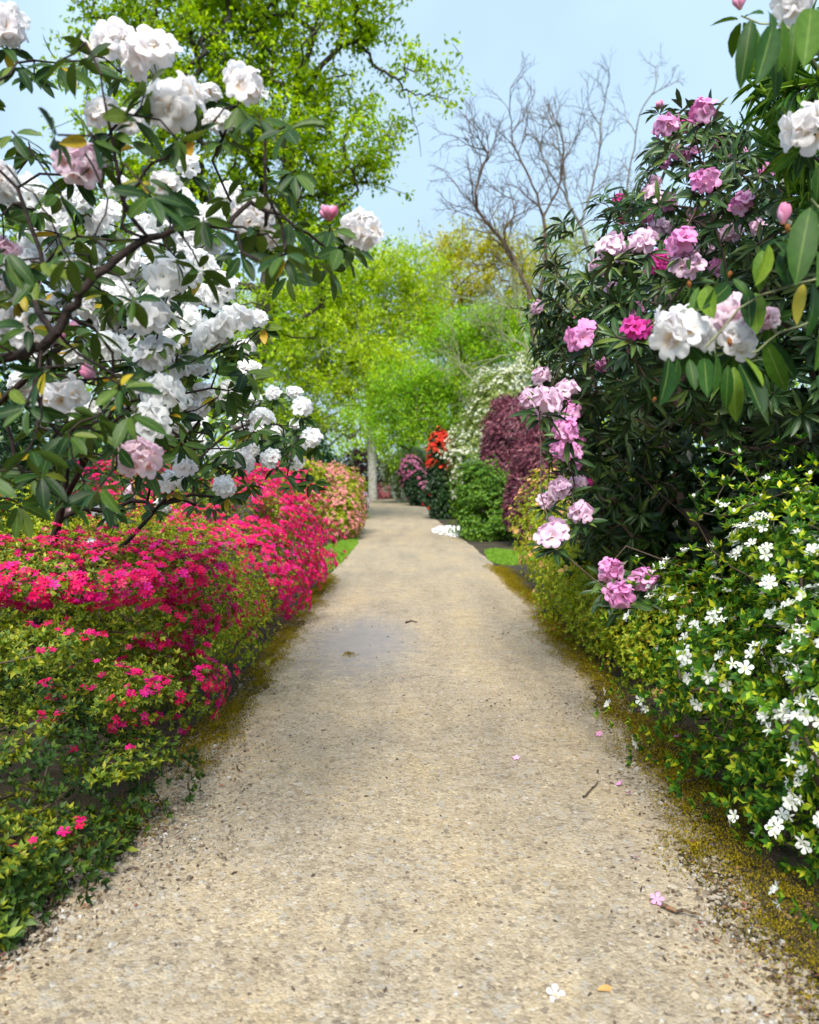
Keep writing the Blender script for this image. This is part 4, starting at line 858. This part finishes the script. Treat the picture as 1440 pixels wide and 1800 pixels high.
low = np.array([at(px, py, d) for px, py, d in [(960, 960, 6.8), (985, 970, 6.6), (1010, 930, 6.4), (1040, 905, 6.2), (1060, 1040, 4.9), (1090, 1060, 4.8), (1130, 1050, 4.7), (1075, 1020, 5.0), (945, 690, 7), (960, 730, 7), (1010, 760, 6.6), (1020, 800, 6.5), (1000, 700, 6.6), (980, 740, 6.6), (1060, 880, 6), (1050, 850, 6.2)]])
p = np.concatenate([p, low]); nm = np.concatenate([nm, np.tile(A(-.3, -.4, .6), (len(low), 1))])
rhododendron('pink_rhododendron', 'tall dark-leaved rhododendron with pink trusses on the right', bs, lb, TR, (p, nm), 'dark_leaf', TRUSS_P, NARROW, .135, 'brown_bark', 290, 9, .45, .0036, split=3, seg=.22, root_ref=A(2.5, 6.0, 1.2), spread=(.6, 1.35), far_leaf=NARROW_FAR, nfl=9, fsz=.56, fpol=1.5)
# dark-leaved backing, added to darken the hollow under the pink rhododendron
azalea('rhododendron', 'dark-leaved backing shrub added to darken the hollow behind the white azalea', [(3.3, 5.6, 1.0, 1.3, 1.2, 1.1), (2.6, 7.4, 1.2, 1.0, 1.4, 1.2), (4.4, 5.0, 1.8, 1.3, 1.8, 1.8), (3.6, 8.5, 2.0, 1.4, 2, 2.0), (3.2, 7.0, 2.9, 1.1, 1.2, 1.3), (2.15, 7.9, 2.0, .6, .8, 1.0), (2.5, 7.6, 3.0, .6, .8, .8)], 'dark_leaf_far', 3600, .12, cat='rhododendron', leaves_per=7, n_stem=60, bark='dark_bark', simple=True)

# --- strap-leaved one at the right edge, above
reseed(54)
SE = [(2.12, 4.0, 3.42, .38, .45, .36), (2.4, 4.1, 3.1, .42, .5, .4)]
base = A(2.9, 4.6, 0); root = thing('evergreen_shrub', 'shrub with long narrow strap leaves at the upper right edge', 'shrub', base)
p, nm = ell_surface(SE, 120, .15, 3, shell=(.7, 1.0)); d, u, P, s = whorls(p, unit(nm + A(-.3, 0, .3)), 12, .19, (.4, 1.3), .25); M = frames(d, u, np.stack([s, s * .45, s], -1))
ix = pick_visible(P, 240); copies(root, 'leaf', mesh_set('leaf', NARROW, MT['strap_leaf']), M[ix], P[ix], base); rest = np.setdiff1d(np.arange(len(P)), ix)
b = Bag(); b.add(NARROW[0], M[rest], P[rest]); part(root, 'foliage', b.mesh('foliage', base), MT['strap_leaf'], 'stuff')
sk = Skel(); sk.line([base, A(2.8, 4.5, 1.2), A(2.5, 4.3, 2.3), A(2.2, 4.1, 2.9)], -1, 4, .02); sk.tips(p, A(2.6, 4.4, 2), .2); part(root, 'branches', sk.bag(sk.radii(.004, .42)).mesh('branches', base), MT['dark_bark'])

# --- the near white one hanging in from the right
reseed(55)
wr = [(1195, 580, 118, 'white_petal'), (1292, 562, 104, 'blush_petal'), (1302, 596, 84, 'white_petal'), (1350, 560, 52, 'blush_petal'), (1420, 228, 104, 'white_petal'), (1395, 5, 96, 'white_petal'), (1300, 8, 40, 'bud'), (1376, 384, 52, 'bud'), (1225, 590, 80, 'white_petal')]
TR = tl(wr, .20, 2.2, 2.6, 'white_petal', face=(-.25, -.8, .25), jit=.12)
bs = A(2.35, 2.5, 0)
lb = [[bs, A(2.3, 2.5, 1.0), A(2.0, 2.5, 1.8), at(1560, 420, 2.5), at(1480, 250, 2.45), at(1440, 120, 2.4), at(1400, 60, 2.4)], (0, [A(2.0, 2.5, 1.8), at(1560, 530, 2.5), at(1440, 560, 2.45), at(1370, 585, 2.42), at(1320, 620, 2.4)]), (0, [A(2.0, 2.5, 1.8), at(1540, 470, 2.45), at(1440, 490, 2.4), at(1340, 518, 2.4), at(1240, 610, 2.4)]), (0, [at(1560, 420, 2.5), at(1480, 400, 2.4), at(1425, 350, 2.35)])]
hang = []
def hang_leaf(px0, py0, px1, py1, d, w=1.):
    a, c = at(px0, py0, d), at(px1, py1, d * RNG.uniform(.94, 1.0)); hang.append((a, c, w))
for h in [(1176, 628, 1172, 706, 2.38), (1190, 630, 1190, 690, 2.42), (1212, 632, 1222, 678, 2.4), (1238, 630, 1244, 690, 2.45), (1258, 622, 1262, 690, 2.46), (1280, 642, 1276, 716, 2.36), (1290, 645, 1292, 736, 2.4), (1300, 640, 1346, 724, 2.34, 1.5), (1306, 628, 1348, 672, 2.33), (1345, 600, 1382, 690, 2.42, 1.3), (1355, 600, 1400, 668, 2.44), (1228, 505, 1212, 560, 2.5), (1240, 505, 1248, 548, 2.5), (1282, 500, 1262, 525, 2.5), (1290, 490, 1318, 516, 2.46), (1315, 510, 1318, 570, 2.5), (1328, 515, 1330, 575, 2.5),
          (1320, 35, 1306, 132, 2.35), (1330, 50, 1322, 130, 2.4), (1358, 45, 1336, 138, 2.3), (1375, 35, 1378, 120, 2.35), (1398, 40, 1392, 125, 2.4), (1362, 95, 1372, 160, 2.42), (1425, 15, 1418, 105, 2.3, 1.5), (1445, 15, 1455, 110, 2.35, 1.4), (1350, 20, 1372, 45, 2.4),
          (1424, 365, 1400, 480, 2.3), (1430, 360, 1416, 470, 2.35), (1440, 290, 1436, 350, 2.3), (1352, 430, 1350, 490, 2.35), (1340, 440, 1336, 500, 2.4), (1362, 425, 1400, 460, 2.4), (1380, 440, 1386, 490, 2.42), (1412, 500, 1398, 556, 2.38), (1430, 500, 1440, 580, 2.32, 1.3), (1435, 440, 1442, 500, 2.3), (1398, 420, 1384, 470, 2.36), (1450, 540, 1462, 640, 2.3), (1440, 660, 1470, 720, 2.5)]: hang_leaf(*h)
root, sk = rhododendron('white_rhododendron', 'blush-white rhododendron branch with broad hanging leaves, reaching in from right edge', bs, lb, TR, (np.zeros((0, 3)), np.zeros((0, 3))), 'rhodo_leaf_right', TRUSS, LEAF, .10, 'green_stem', 60, 4, .9, .0035, split=8, seg=.1, root_ref=A(2.0, 2.5, 1.8), group='white rhododendrons', expo=.3, nfl=7, fsz=.62, fpol=1.25)
base = A(bs[0], bs[1], 0)
ha = np.array([h[0] for h in hang]); hc = np.array([h[1] for h in hang]); hw = np.array([h[2] for h in hang]); ln = np.linalg.norm(hc - ha, axis=1)
side = np.where(RNG.uniform(size=len(ha)) < .5, -1, 1)
M = frames(hc - ha, np.stack([side * RNG.uniform(.1, .9, len(ha)), np.full(len(ha), -1.), np.full(len(ha), .35)], -1), np.stack([ln * 1.02, ln * np.minimum(hw, 1.2) * .88, ln], -1))
lv = copies(root, 'leaf', mesh_set('leaf', LEAF, MT['rhodo_leaf_right']), M, ha, base)
ym = LEAF[1].mesh('leaf'); ym.materials.append(scatter_mat('yellowing_leaf', [(0, (.5, .42, .04)), (1, (.55, .45, .05))], .5, .3)); lv[33].data = ym; lv[33]['label'] = 'yellowing leaf hanging at the right edge'
ms = mesh_set('leaf_bud', [BUD[1]], MT['bud_scale'])
for (px, py, d, r, dr) in [(1283, 605, 2.33, .022, (-.3, -.3, 1)), (1212, 503, 2.5, .02, (-.1, -.3, 1)), (1282, 485, 2.48, .018, (.1, -.2, 1)), (1385, 405, 2.33, .022, (0, -.2, 1)), (1402, 420, 2.3, .016, (.4, -.3, 1)), (1150, 705, 4.5, .03, (0, -.2, 1))]:
    part(root, 'leaf_bud', ms[0], None, mtx=mat4(zframes(A(*dr)[None], [r])[0], at(px, py, d) - base))
# ------------------------------------------------------------------ trees
def clump_tree(name, label, base, trunk, clumps, d_default, leaf, bark, n_tip, per, leaf_len, rtip, tmpl=OAKLEAF, cl_r=.4, extra_limbs=(), group=None, power=.45, expo=.5, seg=.8, rscale=1., shell=False, droop=.1, sag=0., flat=1., sub=0, subr=.6):
    """clumps: px, py, radius px[, distance]; leaves sit in tufts at the twig ends"""
    base = np.asarray(base, float); root = thing(name, label, 'tree', base, group)
    E = []
    for c in clumps:
        d = c[3] if len(c) > 3 else d_default; r = c[2] / 1440 * d; p = at(c[0], c[1], d); E.append((*p, r, r * 1.15, r * flat))
    if sub:
        sc, sd = ell_volume(E, sub, power, .8); k = RNG.integers(0, len(sc), n_tip); o = RNG.normal(size=(n_tip, 3)) * A(1, 1, .55) * subr * RNG.uniform(.55, 1.25, len(sc))[k][:, None]
        tip = sc[k] + o; dr = unit(o + sd[k] * .3 + A(0, 0, .15)); tip[:, 2] = np.maximum(tip[:, 2], .6)
    else: tip, dr = ell_volume(E, n_tip, power, .6)
    sk = Skel(); end = sk.line([base + A(0, 0, -.1)] + [np.asarray(t, float) for t in trunk], -1, 5, .02)
    top = sk.n
    for l in extra_limbs:
        par = int(np.argmin(np.linalg.norm(sk.P[:sk.n] - l[0], axis=1))); sk.line(l[1:] if len(l) > 2 else l[1:], par, 5, .03)
    tr = np.asarray(trunk[0], float)
    fst = 4
    # limbs to the clump centres first, then twigs
    sk.tips(np.array([e[:3] for e in E]) * 1.0 + 0, tr, seg * 1.6, .14, sag, 9, fst)
    sk.tips(tip, tr, seg, .16, sag, 6, fst)
    r = sk.radii(rtip, expo) * rscale
    part(root, 'trunk', sk.bag(r).mesh('trunk', base), MT[bark])
    if per:
        n = len(tip) * per; P = np.repeat(tip, per, 0) + rdir(n) * (cl_r * RNG.uniform(0.1, 1, n) ** .6)[:, None]
        d = unit(rdir(n) + np.repeat(dr, per, 0) * .4 + A(0, 0, -droop)); up = unit(rdir(n) * .7 + A(0, 0, 1))
        b = Bag(); b.add(tmpl, frames(d, up, leaf_len * RNG.uniform(.65, 1.3, n)), P); part(root, 'crown', b.mesh('crown', base), MT[leaf], 'stuff')
    return root

reseed(61)
# big fresh-green oak, left
D = 26.
bse = at(430, 860, D) * A(1, 1, 0)
clump_tree('oak_tree', 'big oak with fresh green leaves towering behind the white rhododendrons', bse, [at(440, 700, D), at(470, 520, D), at(500, 330, D), at(520, 180, D), at(560, 20, D), at(590, -160, D)],
    [(330, 60, 120), (470, 30, 120), (590, 50, 95), (400, 160, 120), (540, 160, 100), (480, 270, 110), (590, 270, 90), (630, 335, 62), (560, 385, 95), (640, 440, 45), (600, 470, 62), (450, 400, 100), (300, 200, 110), (210, 15, 85), (650, 30, 60), (345, 330, 100), (660, 120, 50), (720, 105, 28), (770, 150, 34), (745, 215, 30), (740, 275, 26), (690, 215, 42), (665, 265, 40), (560, 540, 60), (480, 560, 90), (380, 500, 90), (180, 130, 60), (420, -80, 160), (620, -80, 110), (250, -90, 120), (240, 320, 110), (120, 420, 110), (300, 620, 110), (470, 690, 80)],
    D, 'oak_leaf', 'oak_bark', 3300, 21, .18, .010, tmpl=LEAF2, cl_r=.36, sub=560, subr=.46, extra_limbs=[[at(520, 180, D), at(600, 80, D), at(640, 85, D), at(662, 118, D), at(700, 140, D), at(718, 160, D), at(752, 166, D), at(780, 140, D)], [at(718, 160, D), at(724, 190, D), at(736, 240, D)]], power=.5, seg=.7)
# yellow-green oak with the pale trunk
reseed(62)
D = 56.
clump_tree('oak_tree', 'yellow-green oak with the pale bare trunk at the path end', at(655, 872, D) * A(1, 1, 0), [at(654, 800, D), at(649, 700, D), at(640, 580, D), at(632, 500, D)],
    [(640, 500, 70), (700, 480, 55), (735, 500, 50), (560, 560, 80), (640, 600, 80), (700, 570, 60), (580, 650, 70), (660, 660, 55), (530, 640, 60), (720, 640, 45, 58), (540, 490, 60), (610, 720, 45), (760, 470, 35, 58), (500, 720, 60), (560, 740, 45), (460, 600, 80), (660, 690, 40, 54), (690, 640, 50, 54), (620, 670, 50, 53), (740, 560, 45), (600, 540, 60), (680, 530, 50)],
    D, 'yellow_oak_leaf', 'pale_bark', 3400, 20, .24, .014, tmpl=LEAF2, cl_r=.6, sub=330, subr=.85, rscale=.62, seg=1.5, expo=.5)
reseed(63)
D = 78.
clump_tree('oak_tree', 'golden-green rounded tree beyond the path end', at(800, 850, D) * A(1, 1, 0), [at(802, 760, D), at(805, 620, D), at(812, 520, D)],
    [(800, 440, 42), (840, 430, 40), (770, 480, 40), (740, 500, 40), (860, 470, 42), (810, 500, 45), (880, 430, 36), (760, 540, 40), (850, 530, 50), (720, 470, 26), (900, 480, 40), (780, 590, 50), (850, 600, 55), (730, 580, 45), (910, 560, 50), (820, 670, 60)],
    D, 'golden_leaf', 'oak_bark', 1400, 18, .30, .016, tmpl=LEAF2, cl_r=.7, sub=170, subr=1.0, seg=2, power=.36, flat=.8)
reseed(64)
D = 84.
clump_tree('tree', 'pale grey-green tree behind the bare one', at(985, 850, D) * A(1, 1, 0), [at(985, 740, D), at(988, 600, D), at(980, 480, D)],
    [(985, 420, 45), (940, 440, 40), (1030, 430, 40), (960, 490, 50), (1020, 500, 50), (1070, 450, 40), (920, 500, 40), (990, 560, 60), (1060, 540, 60), (1110, 500, 60)],
    D, 'pale_leaf', 'grey_bark', 1000, 14, .30, .02, tmpl=LEAF2, cl_r=1.0, seg=2, power=.4)
reseed(65)
D = 48.
clump_tree('maple_tree', 'bright green spreading tree right of the pale trunk', at(800, 850, D) * A(1, 1, 0), [at(800, 790, D), at(808, 700, D), at(820, 640, D)],
    [(790, 575, 40), (850, 570, 45), (900, 560, 40), (760, 610, 40), (830, 620, 50), (890, 620, 50), (740, 680, 50), (800, 690, 50), (700, 720, 45), (690, 770, 40), (740, 760, 45), (930, 600, 40), (870, 690, 50), (720, 820, 30), (670, 690, 36, 47), (700, 660, 40, 47), (640, 730, 26, 50), (760, 720, 50), (830, 740, 45)],
    D, 'fresh_leaf', 'brown_bark', 2300, 22, .17, .010, tmpl=LEAF2, cl_r=.5, sub=260, subr=.75, seg=1.2, flat=.7)
reseed(66)
# bare trees
D = 46.
def bare(label, base, limbs, rtip, bark, d, expo=.42, group='bare trees', rscale=.75, dens=.42, tw=1.5):
    base = np.asarray(base, float); root = thing('bare_tree', label, 'tree', base, group); sk = Skel(); sk.line(limbs[0], -1, 5, .03)
    for l in limbs[1:]:
        par = int(np.argmin(np.linalg.norm(sk.P[:sk.n] - l[0], axis=1))); sk.line(l[1:], par, 4, .04)
    n0 = sk.n
    def twig(par, d, L, dep):
        k = 3
        for q in range(k):
            d = unit(d + RNG.normal(size=3) * .16 + A(0, 0, .05)); par = sk.node(sk.P[par] + d * L / k, par)
            if dep > 0 and (q > 0 or dep > 2):
                for _ in range(1 if q < k - 1 else 2):
                    e = unit(d + unit(np.cross(d, RNG.normal(size=3))) * RNG.uniform(.45, .95)); twig(par, e, L * RNG.uniform(.5, .75), dep - 1)
    for i in range(12, n0):
        if RNG.uniform() < dens: d = unit(sk.P[i] - sk.P[sk.par[i]]); twig(i, unit(d + unit(np.cross(d, RNG.normal(size=3))) * .8), tw * RNG.uniform(.6, 1.2), 3)
    r = sk.radii(rtip, expo) * rscale; part(root, 'trunk', sk.bag(r).mesh('trunk', base), MT[bark]); return root
a_ = lambda x, y: at(x, y, D)
bare('leafless dark tree leaning left above the bright green tree', a_(955, 850) * A(1, 1, 0), [[a_(955, 850) * A(1, 1, 0), a_(950, 700), a_(935, 560), a_(925, 500), a_(900, 460), a_(888, 430), a_(890, 400), a_(903, 380)],
    [a_(925, 500), a_(895, 440), a_(860, 395), a_(838, 365), a_(810, 338), a_(795, 310)], [a_(838, 365), a_(838, 330), a_(850, 290), a_(858, 275), a_(845, 250)],
    [a_(903, 380), a_(905, 350), a_(880, 300)], [a_(935, 560), a_(960, 470), a_(955, 380), a_(930, 310), a_(905, 260), a_(900, 215)], [a_(955, 380), a_(985, 320), a_(990, 250), a_(980, 190)], [a_(888, 430), a_(865, 400), a_(855, 360)]],
    .009, 'brown_bark', D)
D = 50.
bare('leafless tree with fine twigs behind the pink rhododendron tower', a_(1075, 850) * A(1, 1, 0), [[a_(1075, 850) * A(1, 1, 0), a_(1070, 650), a_(1045, 480), a_(1020, 395), a_(995, 345), a_(992, 300), a_(980, 240), a_(985, 190)],
    [a_(1020, 395), a_(1035, 350), a_(1050, 290), a_(1055, 220), a_(1070, 180)], [a_(1045, 480), a_(1090, 380), a_(1110, 280), a_(1125, 200), a_(1150, 160)], [a_(995, 345), a_(965, 300), a_(950, 260)]],
    .009, 'grey_bark', D)
D = 42.
bare('pale bare branched shrub tree in front of the bright green tree', a_(965, 850) * A(1, 1, 0), [[a_(965, 850) * A(1, 1, 0), a_(960, 720), a_(930, 620), a_(890, 590), a_(865, 570)], [a_(930, 620), a_(880, 625), a_(830, 650), a_(775, 615)], [a_(960, 720), a_(900, 690), a_(850, 680), a_(800, 640)], [a_(930, 620), a_(915, 560), a_(905, 520)], [a_(960, 720), a_(935, 560), a_(900, 540), a_(830, 530)]],
    .008, 'green_stem', D)
# woods closing the view all round
reseed(67)
wood = [(-5, 74, 2.5, 5, 3, 4.5), (3, 74, 2.5, 5, 3, 4.5), (9, 70, 3, 5, 3, 5), (-34, 70, 6, 14, 6, 8), (-22, 80, 5, 10, 6, 7), (-12, 88, 4, 9, 6, 6), (0, 95, 3.5, 9, 6, 5), (10, 95, 4, 8, 6, 6), (20, 88, 5, 10, 6, 8), (34, 75, 6, 14, 6, 9), (-30, 45, 4, 9, 6, 6), (24, 50, 5, 10, 6, 8), (14, 42, 3, 5, 5, 4.5), (-14, 46, 3, 5, 5, 4)]
p, nm = ell_surface(wood, 40000, .2, .7, zmin=.0, shell=(.75, 1.05)); d = unit(nm + rdir(len(p)) * .8); b = Bag(); b.add(LEAF2, frames(d, unit(nm + rdir(len(p)) * .6), RNG.uniform(.3, .6, len(p))), p)
setting('distant_wood', b.mesh('distant_wood'), MT['oak_leaf'], 'stuff', 'green woodland closing the view behind the garden')
# darker evergreen mass behind the left rhododendrons
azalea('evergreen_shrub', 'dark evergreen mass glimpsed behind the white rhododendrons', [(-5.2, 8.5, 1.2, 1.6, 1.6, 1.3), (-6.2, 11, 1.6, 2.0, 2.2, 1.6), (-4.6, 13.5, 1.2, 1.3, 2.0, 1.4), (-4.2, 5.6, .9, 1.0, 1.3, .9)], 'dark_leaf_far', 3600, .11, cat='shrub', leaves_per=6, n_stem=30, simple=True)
